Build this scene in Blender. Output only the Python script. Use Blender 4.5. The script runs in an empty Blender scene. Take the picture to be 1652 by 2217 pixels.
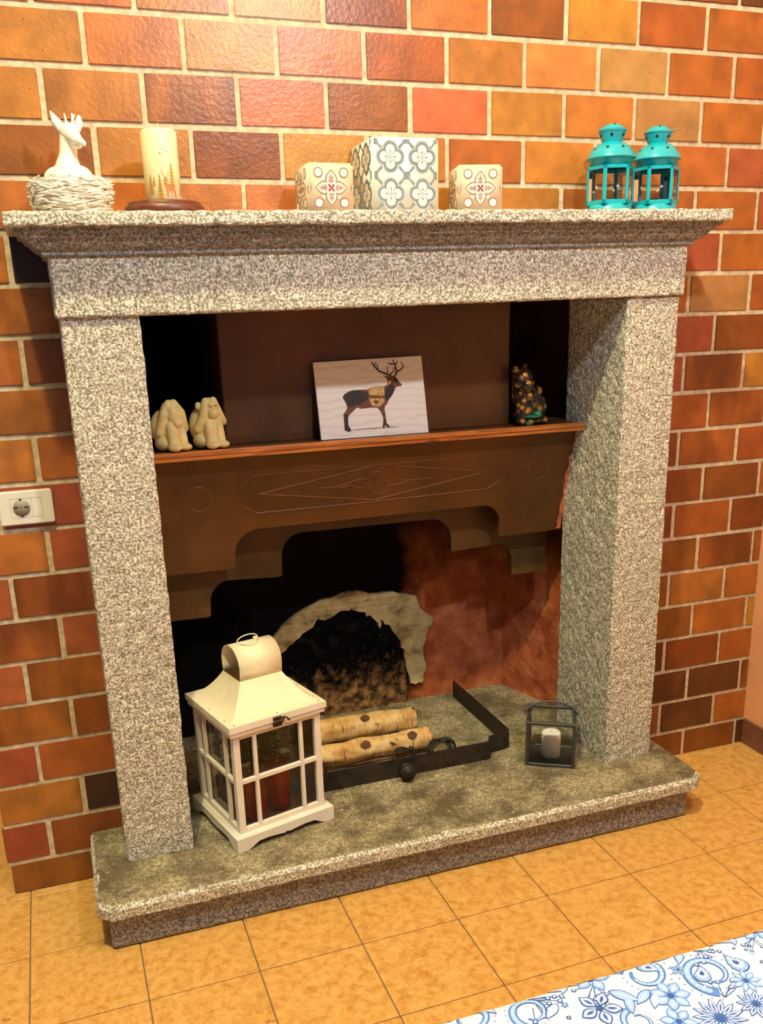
import bpy, bmesh, math, random
from mathutils import Vector, Matrix, noise, geometry
PI = math.pi
random.seed(7)
sc = bpy.context.scene
COL = sc.collection

# ------------------------------------------------------------------ camera
IW, IH = 1652, 2217
F_PX, CY_OFF = 1967.70, 173.2
CAM = Vector((-0.14618, -2.27536, 1.44907))
rx, ry, rz = 0.3009, -0.3276, -0.0291
def _rot():
    B = Matrix(((1,0,0),(0,0,-1),(0,1,0)))
    cx, sx, cy, sy, cz, sz = math.cos(rx), math.sin(rx), math.cos(ry), math.sin(ry), math.cos(rz), math.sin(rz)
    Rx = Matrix(((1,0,0),(0,cx,-sx),(0,sx,cx)))
    Ry = Matrix(((cy,0,sy),(0,1,0),(-sy,0,cy)))
    Rz = Matrix(((cz,-sz,0),(sz,cz,0),(0,0,1)))
    return Rz @ Rx @ Ry @ B
RW = _rot()
cd = bpy.data.cameras.new('camera'); cam = bpy.data.objects.new('camera', cd); COL.objects.link(cam)
cd.sensor_fit = 'VERTICAL'; cd.sensor_height = 36; cd.sensor_width = 36
cd.lens = F_PX / IH * 36
cd.shift_y = CY_OFF / IH
cd.clip_start = 0.02
M = Matrix.Identity(4)
for i in range(3):
    M[i][0] = RW[0][i]; M[i][1] = -RW[1][i]; M[i][2] = -RW[2][i]; M[i][3] = CAM[i]
cam.matrix_world = M
sc.camera = cam
def ray(px, py):
    return RW.transposed() @ Vector(((px - IW/2)/F_PX, (py - IH/2 - CY_OFF)/F_PX, 1))
def pY(px, py, Y):                      # photo pixel -> point on the vertical plane y = Y
    d = ray(px, py); return CAM + d*((Y - CAM.y)/d.y)
def pZ(px, py, Z):                      # photo pixel -> point on the level plane z = Z
    d = ray(px, py); return CAM + d*((Z - CAM.z)/d.z)
def pPl(px, py, o, n):                  # photo pixel -> point on any plane
    d = ray(px, py); return CAM + d*((o - CAM).dot(n)/d.dot(n))

# ------------------------------------------------------------------ light
sc.view_settings.view_transform = 'Standard'
sc.view_settings.look = 'None'
sc.view_settings.gamma = 1.0
sc.view_settings.use_curve_mapping = False
sc.view_settings.exposure = 0.0
wd = bpy.data.worlds.new('world'); sc.world = wd; wd.use_nodes = True
wd.node_tree.nodes['Background'].inputs[0].default_value = (0.56, 0.75, 1.0, 1)
wd.node_tree.nodes['Background'].inputs[1].default_value = 0.17
def lamp(name, loc, watt, col, r):
    l = bpy.data.lights.new(name, 'POINT'); l.energy = watt; l.color = col; l.shadow_soft_size = r
    o = bpy.data.objects.new(name, l); o.location = loc; COL.objects.link(o)
lamp('warm_ceiling_lamp', (-0.46, -1.75, 4.35), 385, (1.0, 0.89, 0.50), 0.06)
lamp('cool_ceiling_lamp', (0.78, -1.68, 2.60), 84, (0.94, 0.98, 1.0), 0.045)

# ------------------------------------------------------------------ materials
def lin(c):
    return tuple(((v/255)/12.92 if v/255 <= 0.04045 else ((v/255+0.055)/1.055)**2.4) for v in c[:3]) + (1,)
class NT:
    def __init__(s, name):
        s.m = bpy.data.materials.new(name); s.m.use_nodes = True
        s.t = s.m.node_tree; s.b = s.t.nodes['Principled BSDF']; s.out = s.t.nodes['Material Output']
    def n(s, kind, **kw):
        nd = s.t.nodes.new(kind)
        for k, v in kw.items():
            if k in nd.inputs: nd.inputs[k].default_value = v
            else: setattr(nd, k, v)
        return nd
    def l(s, a, b): s.t.links.new(a, b)
    def coord(s, kind='Object', scale=(1,1,1)):
        tc = s.n('ShaderNodeTexCoord'); mp = s.n('ShaderNodeMapping'); mp.inputs['Scale'].default_value = scale
        s.l(tc.outputs[kind], mp.inputs[0]); return mp.outputs[0]
    def pos(s, scale=(1,1,1)):
        g = s.n('ShaderNodeNewGeometry'); mp = s.n('ShaderNodeMapping'); mp.inputs['Scale'].default_value = scale
        s.l(g.outputs['Position'], mp.inputs[0]); return mp.outputs[0]
    def noise(s, v, scale, detail=3, rough=.55, dist=0):
        nd = s.n('ShaderNodeTexNoise', Scale=scale, Detail=detail, Roughness=rough, Distortion=dist); s.l(v, nd.inputs['Vector']); return nd.outputs['Fac']
    def ramp(s, f, stops):
        r = s.n('ShaderNodeValToRGB'); e = r.color_ramp.elements
        while len(e) < len(stops): e.new(0.5)
        for k, (p, c) in enumerate(stops):
            e[k].position = p; e[k].color = c if len(c) == 4 and max(c) <= 1 else lin(c)
        s.l(f, r.inputs[0]); return r.outputs[0]
    def val(s, f, a, b):
        return s.ramp(f, [(a, (0,0,0,1)), (b, (1,1,1,1))])
    def mix(s, f, a, b, mode='MIX'):
        x = s.n('ShaderNodeMix', data_type='RGBA', blend_type=mode)
        for sock, v in ((x.inputs[0], f), (x.inputs[6], a), (x.inputs[7], b)):
            if hasattr(v, 'links'): s.l(v, sock)
            elif isinstance(v, (int, float)): sock.default_value = v
            else: sock.default_value = v if len(v) == 4 and max(v) <= 1 else lin(v)
        return x.outputs[2]
    def math(s, op, a, b=None):
        x = s.n('ShaderNodeMath', operation=op)
        for sock, v in ((x.inputs[0], a), (x.inputs[1], b)):
            if v is None: continue
            if hasattr(v, 'links'): s.l(v, sock)
            else: sock.default_value = v
        return x.outputs[0]
    def bump(s, h, strength, dist):
        b = s.n('ShaderNodeBump', Strength=strength, Distance=dist); s.l(h, b.inputs['Height']); s.l(b.outputs[0], s.b.inputs['Normal'])
    def done(s, col=None, rough=None, metal=0, spec=None, coat=0):
        if col is not None:
            if hasattr(col, 'links'): s.l(col, s.b.inputs['Base Color'])
            else: s.b.inputs['Base Color'].default_value = lin(col)
        if rough is not None:
            if hasattr(rough, 'links'): s.l(rough, s.b.inputs['Roughness'])
            else: s.b.inputs['Roughness'].default_value = rough
        s.b.inputs['Metallic'].default_value = metal
        if spec is not None: s.b.inputs['Specular IOR Level'].default_value = spec
        s.b.inputs['Coat Weight'].default_value = coat
        return s.m
MATS = {}
def simple(name, col, rough=.5, metal=0, var=.12, scale=40, bump=.0, bscale=200, spec=None, coat=0, sss=0):
    if name in MATS: return MATS[name]
    t = NT(name); v = t.coord()
    f = t.noise(v, scale, 4)
    c2 = tuple(max(0, x*(1-var)) for x in col); c3 = tuple(min(255, x*(1+var*.6)) for x in col)
    c = t.ramp(f, [(.3, lin(c2)), (.7, lin(c3))])
    if bump: t.bump(t.noise(v, bscale, 3), bump, .002)
    if sss:
        t.b.inputs['Subsurface Weight'].default_value = sss; t.b.inputs['Subsurface Radius'].default_value = (.01,.006,.003); t.b.inputs['Subsurface Scale'].default_value = .3
    MATS[name] = t.done(c, rough, metal, spec, coat); return MATS[name]

def brick_mat(name, col, burn, burncol=(52, 24, 14), gloss=.33):
    t = NT('brick_' + name); oi = t.n('ShaderNodeObjectInfo')
    rnd = oi.outputs['Random']
    tc = t.n('ShaderNodeTexCoord'); ad = t.n('ShaderNodeVectorMath', operation='ADD')
    cmb = t.n('ShaderNodeCombineXYZ'); k = t.math('MULTIPLY', rnd, 57.0)
    for i in range(3): t.l(k, cmb.inputs[i])
    t.l(tc.outputs['Object'], ad.inputs[0]); t.l(cmb.outputs[0], ad.inputs[1])
    mp = t.n('ShaderNodeMapping'); mp.inputs['Scale'].default_value = (1, 1, .38); t.l(ad.outputs[0], mp.inputs[0]); v = mp.outputs[0]
    v0 = ad.outputs[0]
    big = t.noise(v, 11, 2, .5)
    fine = t.noise(v0, 160, 3)
    c = t.ramp(t.noise(v0, 16, 3), [(.3, lin(tuple(x*.86 for x in col))), (.7, lin(tuple(min(255, x*1.08) for x in col)))])
    c = t.mix(t.val(big, .52 if burn < .5 else .36, .80 if burn < .5 else .62), c, t.mix(burn, c, burncol))
    c = t.mix(t.math('MULTIPLY', fine, .22), c, tuple(x*.7 for x in col))
    spk = t.n('ShaderNodeTexVoronoi', Scale=34.0); t.l(v0, spk.inputs['Vector'])
    c = t.mix(t.math('LESS_THAN', spk.outputs['Distance'], .045), c, (58, 28, 16))
    hue = t.n('ShaderNodeHueSaturation'); t.l(c, hue.inputs['Color'])
    t.l(t.math('ADD', t.math('MULTIPLY', rnd, .016), .492), hue.inputs['Hue'])
    t.l(t.math('ADD', t.math('MULTIPLY', rnd, .22), .89), hue.inputs['Value'])
    pp = t.pos()
    t.bump(t.math('ADD', t.noise(pp, 95, 2, .5), t.math('MULTIPLY', t.noise(pp, 420, 2), .25)), .26, .004)
    return t.done(hue.outputs[0], gloss, spec=.5)
BR = {
 'o': brick_mat('orange', (186, 112, 50), .25),
 'l': brick_mat('light_orange', (198, 120, 64), .1),
 'c': brick_mat('coral', (202, 110, 64), .1),
 'a': brick_mat('amber', (180, 120, 50), .3),
 't': brick_mat('tan', (176, 130, 76), .25),
 'r': brick_mat('rust', (166, 92, 40), .3),
 'e': brick_mat('red', (162, 82, 52), .3, (104, 54, 56)),
 'b': brick_mat('brown', (136, 76, 32), .4, (92, 46, 26)),
 'd': brick_mat('dark_brown', (106, 60, 30), .5, (62, 34, 22)),
 'u': brick_mat('burnt', (166, 94, 40), .8, (92, 46, 26)),
 'p': brick_mat('plum', (64, 34, 30), .5, (30, 16, 18)),
}
def granite_mat(name, light, dark, contrast=1.0, scale=300, bump=.8, rough=.75, stain=None):
    t = NT(name); v = t.pos()
    f = t.noise(v, scale, 2, .6)
    g = t.noise(v, scale*.45, 2, .5)
    mid = tuple((a+b)/2 for a, b in zip(light, dark))
    c = t.ramp(t.math('ADD', t.math('MULTIPLY', f, .75), t.math('MULTIPLY', g, .25)), [(.38, lin(dark)), (.50, lin(mid)), (.60, lin(light))])
    low = t.noise(v, 5, 4)
    c = t.mix(t.math('MULTIPLY', t.val(low, .35, .75), .22), c, tuple(x*.72 for x in mid))
    if stain:
        st = t.noise(v, 9, 5, .65); c = t.mix(t.math('MULTIPLY', t.val(st, .40, .60), .8), c, stain)
        sp = t.noise(v, 60, 3, .7); c = t.mix(t.math('MULTIPLY', t.val(sp, .64, .72), .7), c, tuple(min(255, x*1.25) for x in light))
    t.bump(t.math('ADD', f, t.math('MULTIPLY', g, .6)), bump, .006)
    return t.done(c, rough, spec=.3)
GRANITE = granite_mat('granite', (248, 243, 228), (120, 114, 96), scale=185, bump=.5)
GRANITE2 = granite_mat('granite_shaded', (190, 187, 182), (92, 90, 88), scale=190, bump=.6)  # darkened granite: the shade under the mantel is put into the cornice colour
HEARTH = granite_mat('hearth_stone', (196, 186, 152), (112, 102, 78), scale=200, bump=.45, rough=.55, stain=(78, 68, 48))
def floor_tile_mat():
    t = NT('floor_tile'); oi = t.n('ShaderNodeObjectInfo'); g = t.n('ShaderNodeNewGeometry')
    ad = t.n('ShaderNodeVectorMath', operation='ADD'); cmb = t.n('ShaderNodeCombineXYZ'); t.l(t.math('MULTIPLY', oi.outputs['Random'], 31.0), cmb.inputs[2])
    t.l(g.outputs['Position'], ad.inputs[0]); t.l(cmb.outputs[0], ad.inputs[1]); v = ad.outputs[0]
    a = t.noise(v, 44, 6, .65); b = t.noise(v, 130, 3); d = t.noise(v, 24, 5, .7, .6)
    c = t.ramp(a, [(.32, lin((186, 132, 60))), (.5, lin((210, 162, 88))), (.68, lin((222, 178, 106)))])
    c = t.mix(t.math('MULTIPLY', t.val(b, .5, .75), .35), c, (178, 116, 46))
    c = t.mix(t.math('MULTIPLY', t.val(d, .66, .72), .8), c, (124, 66, 26))
    t.bump(t.noise(v, 60, 3), .06, .002)
    return t.done(c, .33, spec=.45)
TILE = floor_tile_mat()
GROUT = simple('floor_grout', (120, 100, 78), .85)
MORTAR = simple('wall_mortar', (206, 190, 160), .9, var=.16, scale=60, bump=.6, bscale=160)
PLASTER = simple('salmon_plaster', (232, 168, 118), .8, var=.05, scale=6, bump=.15, bscale=60)
CEIL = simple('ceiling_paint', (236, 228, 214), .9)
BASEB = simple('baseboard_tile', (116, 76, 60), .5)
def hood_mat(name, col, soot):
    t = NT(name); v = t.pos()
    a = t.noise(t.pos((1, 1, 1)), 6, 4)
    c = t.ramp(a, [(.3, lin(tuple(x*.75 for x in col))), (.7, lin(tuple(x*1.12 for x in col)))])
    c = t.mix(t.math('MULTIPLY', t.noise(t.pos((3, 3, 60)), 4, 3), .3), c, tuple(x*.6 for x in col))
    t.bump(t.math('ADD', t.noise(v, 30, 3), t.math('MULTIPLY', t.noise(v, 220, 2), .2)), .18, .003)
    return t.done(c, .38, spec=.4)
HOOD = hood_mat('hood_paint', (98, 59, 28), 0)
HOOD3 = hood_mat('rear_hood_paint', (98, 70, 34), 0)
HOOD2 = hood_mat('breast_paint', (92, 56, 28), 0)
LINE = simple('carved_line_paint', (128, 78, 44), .35)
def firebox_mat():
    # red plaster with a soot stain of its own outline around the fire place of the back wall
    t = NT('firebox_plaster'); v = t.pos()
    a = t.noise(v, 12, 5, .6)
    c = t.ramp(a, [(.3, lin((140, 66, 42))), (.55, lin((196, 110, 70))), (.75, lin((212, 146, 102)))])
    sx = t.n('ShaderNodeSeparateXYZ'); g = t.n('ShaderNodeNewGeometry'); t.l(g.outputs['Position'], sx.inputs[0])
    nz = t.math('MULTIPLY', t.math('SUBTRACT', t.noise(v, 7, 4, .6), .5), .5)
    r = t.math('ADD', t.math('DIVIDE', t.math('SUBTRACT', sx.outputs[0], .45), .5), nz)
    s = t.val(r, .80, 1.30)
    up = t.math('MULTIPLY', t.val(t.math('ADD', sx.outputs[2], t.math('MULTIPLY', nz, .4)), .52, .80), .85)
    c = t.mix(s, (9, 8, 8), c); c = t.mix(up, c, (26, 16, 13))
    t.bump(t.math('ADD', t.noise(v, 40, 5, .65), t.noise(v, 12, 3)), .7, .008)
    return t.done(c, .9, spec=.15)
FIREBOX = firebox_mat()
SOOT = simple('soot', (11, 9, 9), .95, spec=.1)
def cream_plaster():
    t = NT('patch_plaster'); v = t.pos()
    a = t.noise(v, 18, 5, .6, .4)
    c = t.ramp(a, [(.36, lin((136, 120, 84))), (.46, lin((180, 162, 112))), (.62, lin((204, 188, 136)))])
    t.bump(t.noise(v, 45, 4), .5, .006)
    return t.done(c, .9, spec=.2)
PATCH = cream_plaster()
def rubble_mat():
    t = NT('sooty_rubble'); v = t.pos()
    sx = t.n('ShaderNodeSeparateXYZ'); g = t.n('ShaderNodeNewGeometry'); t.l(g.outputs['Position'], sx.inputs[0])
    a = t.noise(v, 26, 5, .65)
    low = t.val(t.math('ADD', sx.outputs[2], t.math('MULTIPLY', t.math('SUBTRACT', a, .5), .42)), .20, .30)
    c = t.mix(low, t.ramp(t.noise(v, 30, 4), [(.35, lin((60, 44, 28))), (.6, lin((168, 128, 82)))]), t.ramp(a, [(.5, lin((8, 8, 8))), (.72, lin((44, 38, 32)))]))
    t.bump(t.noise(v, 60, 5, .7), 1.0, .012)
    return t.done(c, .95, spec=.1)
RUBBLE = rubble_mat()
def wood_mat(name, c1, c2, sc_=(3, 40, 40), rough=.45, band=14):
    t = NT(name); v = t.coord('Object', sc_)
    f = t.noise(v, 3.0, 5, .6, 1.2)
    c = t.ramp(f, [(.3, lin(c1)), (.52, lin(c2)), (.7, lin(tuple(min(255, x*1.18) for x in c2)))])
    t.bump(f, .2, .002); return t.done(c, rough)
LEDGEW = wood_mat('ledge_wood', (112, 56, 20), (192, 116, 52), (2, 60, 60), .35)
DARKW = wood_mat('walnut_wood', (58, 26, 18), (96, 50, 34), (8, 30, 60), .4)
def whitewash():
    t = NT('whitewashed_wood'); v = t.pos()
    f = t.noise(v, 70, 5, .7); g = t.noise(v, 9, 3)
    c = t.ramp(g, [(.3, lin((222, 214, 200))), (.7, lin((238, 232, 220)))])
    c = t.mix(t.math('MULTIPLY', t.val(f, .64, .72), .5), c, (150, 128, 104))
    t.bump(f, .15, .002); return t.done(c, .55)
WHITEW = whitewash()
WMETAL = simple('cream_metal', (240, 230, 196), .4, var=.03)
BRONZE = simple('bronze', (64, 46, 32), .4, metal=.8)
IRON = simple('black_iron', (54, 47, 40), .6, metal=.5, var=.35, scale=30, bump=.4)
DGREY = simple('grey_metal', (74, 78, 76), .45, metal=.6, var=.06)
RED = simple('red_wax', (176, 30, 16), .4, var=.2, scale=20, sss=.15)
WAXW = simple('white_wax', (236, 236, 234), .45, var=.02, sss=.15)
WAXC = simple('cream_wax', (250, 236, 186), .45, var=.02, sss=.15)
WICK = simple('wick', (232, 218, 180), .9)
PORC = simple('white_porcelain', (244, 236, 220), .6, var=.02)
STONEY = simple('yellow_stoneware', (228, 208, 142), .6, var=.1, scale=30, bump=.08)
TEAL = simple('turquoise_enamel', (14, 168, 184), .30, var=.04, coat=.2)
BLACK = simple('black_hole', (6, 6, 6), .9)
GREY = simple('print_grey', (120, 132, 136), .6, var=.1)
LGREY = simple('print_light_grey', (172, 184, 190), .6, var=.05)
CUBEW = simple('cube_glaze_white', (240, 234, 216), .45, var=.03)
CUBEB = simple('cube_glaze_beige', (222, 198, 170), .45, var=.04)
CUBEI = simple('print_ivory', (248, 240, 220), .5, var=.02)
OLIVE = simple('print_olive', (136, 118, 86), .6)
TAUPE = simple('print_taupe', (170, 134, 112), .6)
PRED = simple('print_red', (164, 56, 36), .6)
PRING = simple('print_ring', (150, 96, 76), .6)
GOLD = simple('print_gold', (196, 142, 40), .45, metal=.2, var=.25, scale=200)
TAN = simple('print_tan', (188, 118, 62), .5)
DOT = simple('print_speck', (120, 100, 60), .5)
PLASTW = simple('white_plastic', (238, 232, 218), .3, var=.01)
PLASTG = simple('plastic_gap', (150, 140, 122), .5, var=.01)
BARK_END = simple('log_end', (196, 156, 100), .8, var=.2, scale=60)
def birch():
    t = NT('birch_bark'); v = t.coord('Object', (1, 1, 1)); v2 = t.coord('Object', (90, 10, 10))
    c = t.ramp(t.noise(v, 20, 4), [(.3, lin((176, 124, 58))), (.5, lin((208, 168, 104))), (.72, lin((226, 202, 150)))])
    c = t.mix(t.val(t.noise(v2, 2.2, 3), .60, .68), c, (110, 76, 46))
    c = t.mix(t.val(t.noise(v, 14, 4, .7), .64, .70), c, (64, 44, 28))
    t.bump(t.noise(v, 70, 4), .4, .004); return t.done(c, .7)
BIRCH = birch()
STICK = simple('stick_wood', (150, 112, 66), .8, var=.3, scale=50)
FIR = simple('fir_needles', (62, 92, 48), .6, var=.3, scale=80)
FIRB = simple('fir_stem', (54, 38, 24), .8)
def glass_mat(name, tint=(1, 1, 1, 1), ior=1.45):
    m = bpy.data.materials.new(name); m.use_nodes = True; t = m.node_tree
    t.nodes.remove(t.nodes['Principled BSDF'])
    tr = t.nodes.new('ShaderNodeBsdfTransparent'); tr.inputs[0].default_value = tint
    gl = t.nodes.new('ShaderNodeBsdfGlossy'); gl.inputs['Roughness'].default_value = .02
    fr = t.nodes.new('ShaderNodeFresnel'); fr.inputs[0].default_value = ior
    mx = t.nodes.new('ShaderNodeMixShader'); t.links.new(fr.outputs[0], mx.inputs[0]); t.links.new(tr.outputs[0], mx.inputs[1]); t.links.new(gl.outputs[0], mx.inputs[2])
    t.links.new(mx.outputs[0], t.nodes['Material Output'].inputs[0]); return m
GLASS = glass_mat('clear_glass', (.965, .98, .975, 1))
def tortoise():
    t = NT('tortoise_glaze'); v = t.coord()
    vo = t.n('ShaderNodeTexVoronoi', Scale=48.0); t.l(v, vo.inputs['Vector'])
    ns = t.noise(v, 40, 2)
    f = t.math('ADD', vo.outputs['Distance'], t.math('MULTIPLY', t.math('SUBTRACT', ns, .5), .3))
    c = t.ramp(f, [(.22, lin((206, 150, 26))), (.34, lin((110, 60, 16))), (.48, lin((30, 15, 8)))])
    t.bump(t.noise(v, 90, 2), .25, .003)
    return t.done(c, .08, spec=.6, coat=1)
TORT = tortoise()
GREENG = simple('green_glaze', (10, 128, 88), .08, coat=1, var=.2)
def ply():
    t = NT('printed_plywood'); v = t.coord('Object', (1, 1, 1))
    w = t.n('ShaderNodeTexWave', Scale=7.0, Distortion=9.0, Detail=2.0, wave_type='BANDS', bands_direction='Z'); w.inputs['Detail Scale'].default_value = 1.2
    t.l(t.coord('Object', (1.0, 1, 2.2)), w.inputs['Vector'])
    c = t.ramp(w.outputs[0], [(.0, lin((218, 212, 208))), (.10, lin((230, 226, 222))), (1, lin((234, 230, 226)))])
    return t.done(c, .55)
PLY = ply()
PLYE = simple('ply_edge', (120, 84, 54), .7)
SBROWN = simple('print_stag_brown', (108, 62, 36), .6, var=.35, scale=120)
SDARK = simple('print_stag_dark', (38, 30, 24), .6, var=.4, scale=160)
SHORN = simple('print_stag_horn', (78, 60, 52), .6, var=.2, scale=200)
SSAND = simple('print_stag_sand', (206, 164, 96), .6, var=.3, scale=140)
SGREY = simple('print_shadow_grey', (150, 138, 126), .6)
CLOTH = simple('white_cloth', (214, 218, 226), .7, var=.02)
CB1 = simple('cloth_blue_dark', (26, 78, 152), .7, var=.1); CB2 = simple('cloth_blue_mid', (74, 124, 200), .7, var=.1)
CB3 = simple('cloth_blue_light', (142, 178, 228), .7, var=.05); CB4 = simple('cloth_lavender', (166, 186, 228), .7, var=.05)
TABW = wood_mat('table_wood', (96, 62, 34), (150, 100, 58))

# ------------------------------------------------------------------ mesh helpers
def ob(name, bm, mat, parent=None, smooth=False, loc=None, rotz=None):
    if isinstance(bm, bpy.types.Mesh): me = bm
    else:
        me = bpy.data.meshes.new(name); bm.normal_update(); bm.to_mesh(me); bm.free()
    if mat is not None and not me.materials:
        for m_ in (mat if isinstance(mat, (list, tuple)) else [mat]): me.materials.append(m_)
    if smooth:
        for p in me.polygons: p.use_smooth = True
    o = bpy.data.objects.new(name, me); COL.objects.link(o)
    if parent is not None: o.parent = parent
    if loc is not None: o.location = loc
    if rotz is not None: o.rotation_euler.z = rotz
    return o
def tag(o, label, cat, group=None):
    o['label'] = label; o['category'] = cat
    if group: o['group'] = group
    return o
def thing(name, label, cat, loc=(0,0,0), rotz=0, group=None):
    o = bpy.data.objects.new(name, None); COL.objects.link(o); o.location = loc; o.rotation_euler.z = rotz; o.empty_display_size = .05
    return tag(o, label, cat, group)
def struct(o): o['kind'] = 'structure'; return o
def box(x0, x1, y0, y1, z0, z1, bev=0, seg=1, bm=None):
    own = bm is None; b = bmesh.new()
    bmesh.ops.create_cube(b, size=1)
    for v in b.verts: v.co = Vector(((x0+x1)/2 + v.co.x*(x1-x0), (y0+y1)/2 + v.co.y*(y1-y0), (z0+z1)/2 + v.co.z*(z1-z0)))
    if bev: bmesh.ops.bevel(b, geom=b.edges[:], offset=bev, segments=seg, affect='EDGES')
    if own: return b
    merge(bm, b); return bm
def merge(bm, b, mtx=None):
    me = bpy.data.meshes.new('tmp'); b.to_mesh(me); b.free()
    if mtx: me.transform(mtx)
    bm.from_mesh(me); bpy.data.meshes.remove(me)
def rough_box(x0, x1, y0, y1, z0, z1, cell=.02, amp=.0015, bev=.006, fs=18):
    def axis(a, b):
        n = max(1, int(round((b-a-2*bev)/cell)))
        return [a, a+bev*.4, a+bev] + [a+bev+(b-a-2*bev)*k/n for k in range(1, n)] + [b-bev, b-bev*.4, b]
    ax, ay, az = axis(x0, x1), axis(y0, y1), axis(z0, z1)
    b = bmesh.new(); vd = {}
    def V(i, j, k):
        if (i, j, k) in vd: return vd[(i, j, k)]
        p = Vector((ax[i], ay[j], az[k]))
        c = Vector((min(max(p.x, x0+bev), x1-bev), min(max(p.y, y0+bev), y1-bev), min(max(p.z, z0+bev), z1-bev)))
        d = p - c
        if d.length > 1e-9: p = c + d.normalized()*min(d.length, bev) if d.length > bev else p
        nrm = Vector(((p.x-c.x), (p.y-c.y), (p.z-c.z))); nrm = nrm.normalized() if nrm.length else nrm
        p = p + nrm*amp*(noise.noise(p*fs)*1.0 + noise.noise(p*fs*4+Vector((9, 2, 4)))*.8)
        vd[(i, j, k)] = b.verts.new(p); return vd[(i, j, k)]
    nx, ny, nz = len(ax)-1, len(ay)-1, len(az)-1
    for i in range(nx):
        for j in range(ny):
            b.faces.new((V(i,j,0), V(i,j+1,0), V(i+1,j+1,0), V(i+1,j,0))); b.faces.new((V(i,j,nz), V(i+1,j,nz), V(i+1,j+1,nz), V(i,j+1,nz)))
        for k in range(nz):
            b.faces.new((V(i,0,k), V(i+1,0,k), V(i+1,0,k+1), V(i,0,k+1))); b.faces.new((V(i,ny,k), V(i,ny,k+1), V(i+1,ny,k+1), V(i+1,ny,k)))
    for j in range(ny):
        for k in range(nz):
            b.faces.new((V(0,j,k), V(0,j,k+1), V(0,j+1,k+1), V(0,j+1,k))); b.faces.new((V(nx,j,k), V(nx,j+1,k), V(nx,j+1,k+1), V(nx,j,k+1)))
    return b
def lathe(prof, n=32, bm=None, ctr=(0,0,0), a0=0):
    b = bm or bmesh.new(); rings = []
    for r, z in prof:
        if r < 1e-6: rings.append([b.verts.new((ctr[0], ctr[1], ctr[2]+z))])
        else: rings.append([b.verts.new((ctr[0]+r*math.cos(a0+2*PI*k/n), ctr[1]+r*math.sin(a0+2*PI*k/n), ctr[2]+z)) for k in range(n)])
    for A, B in zip(rings, rings[1:]):
        for k in range(n):
            a, a2, c, c2 = A[k % len(A)], A[(k+1) % len(A)], B[k % len(B)], B[(k+1) % len(B)]
            vs = [a]
            if a2 is not a: vs.append(a2)
            if c2 is not c: vs += [c2, c]
            else: vs.append(c)
            if len(vs) >= 3: b.faces.new(vs)
    return b
def tube(pts, r, n=6, bm=None, cap=True, closed=False):
    b = bm or bmesh.new(); pts = [Vector(p) for p in pts]; N = len(pts)
    rr = r if isinstance(r, (list, tuple)) else [r]*N
    rings = []; up = None
    for i, p in enumerate(pts):
        if closed: t = pts[(i+1) % N] - pts[i-1]
        else: t = pts[min(i+1, N-1)] - pts[max(i-1, 0)]
        t.normalize()
        if up is None:
            up = Vector((0,0,1)) if abs(t.z) < .9 else Vector((1,0,0))
        s = t.cross(up)
        if s.length < 1e-6: s = t.orthogonal()
        s.normalize(); up = s.cross(t).normalized()
        rings.append([b.verts.new(p + (s*math.cos(2*PI*k/n) + up*math.sin(2*PI*k/n))*rr[i]) for k in range(n)])
    last = N if closed else N-1
    for i in range(last):
        A, B = rings[i], rings[(i+1) % N]
        for k in range(n): b.faces.new((A[k], A[(k+1) % n], B[(k+1) % n], B[k]))
    if cap and not closed:
        b.faces.new(rings[0][::-1]); b.faces.new(rings[-1])
    return b
def prism(loop, fn, depth):            # 2-D loop -> solid: fn(u, v, d) gives the point at depth d
    b = bmesh.new(); n = len(loop)
    A = [b.verts.new(fn(u, v, 0)) for u, v in loop]; B = [b.verts.new(fn(u, v, depth)) for u, v in loop]
    tris = geometry.tessellate_polygon([[Vector((u*1e4, v*1e4, 0)) for u, v in loop]])
    for t in tris:
        try: b.faces.new([A[i] for i in t]); b.faces.new([B[i] for i in reversed(t)])
        except ValueError: pass
    for i in range(n): b.faces.new((A[i], B[i], B[(i+1) % n], A[(i+1) % n]))
    bmesh.ops.recalc_face_normals(b, faces=b.faces[:])
    return b
def flat(polys, fn, cuts=0, bm=None):  # flat print: 2-D polygons laid on a surface by fn(u, v)
    b = bm or bmesh.new()
    for loop in polys:
        tris = geometry.tessellate_polygon([[Vector((p[0]*1e4, p[1]*1e4, 0)) for p in loop]])
        c = bmesh.new(); vs = [c.verts.new((p[0], p[1], 0)) for p in loop]
        for t in tris:
            try: c.faces.new([vs[i] for i in t])
            except ValueError: pass
        if cuts: bmesh.ops.subdivide_edges(c, edges=c.edges[:], cuts=cuts, use_grid_fill=True)
        for v in c.verts: v.co = Vector(fn(v.co.x, v.co.y))
        merge(b, c)
    return b
def circ(cx, cy, r, n=20, ry_=None, a=0):
    ry_ = r if ry_ is None else ry_
    return [(cx + math.cos(a)*r*math.cos(2*PI*k/n) - math.sin(a)*ry_*math.sin(2*PI*k/n), cy + math.sin(a)*r*math.cos(2*PI*k/n) + math.cos(a)*ry_*math.sin(2*PI*k/n)) for k in range(n)]
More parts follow.
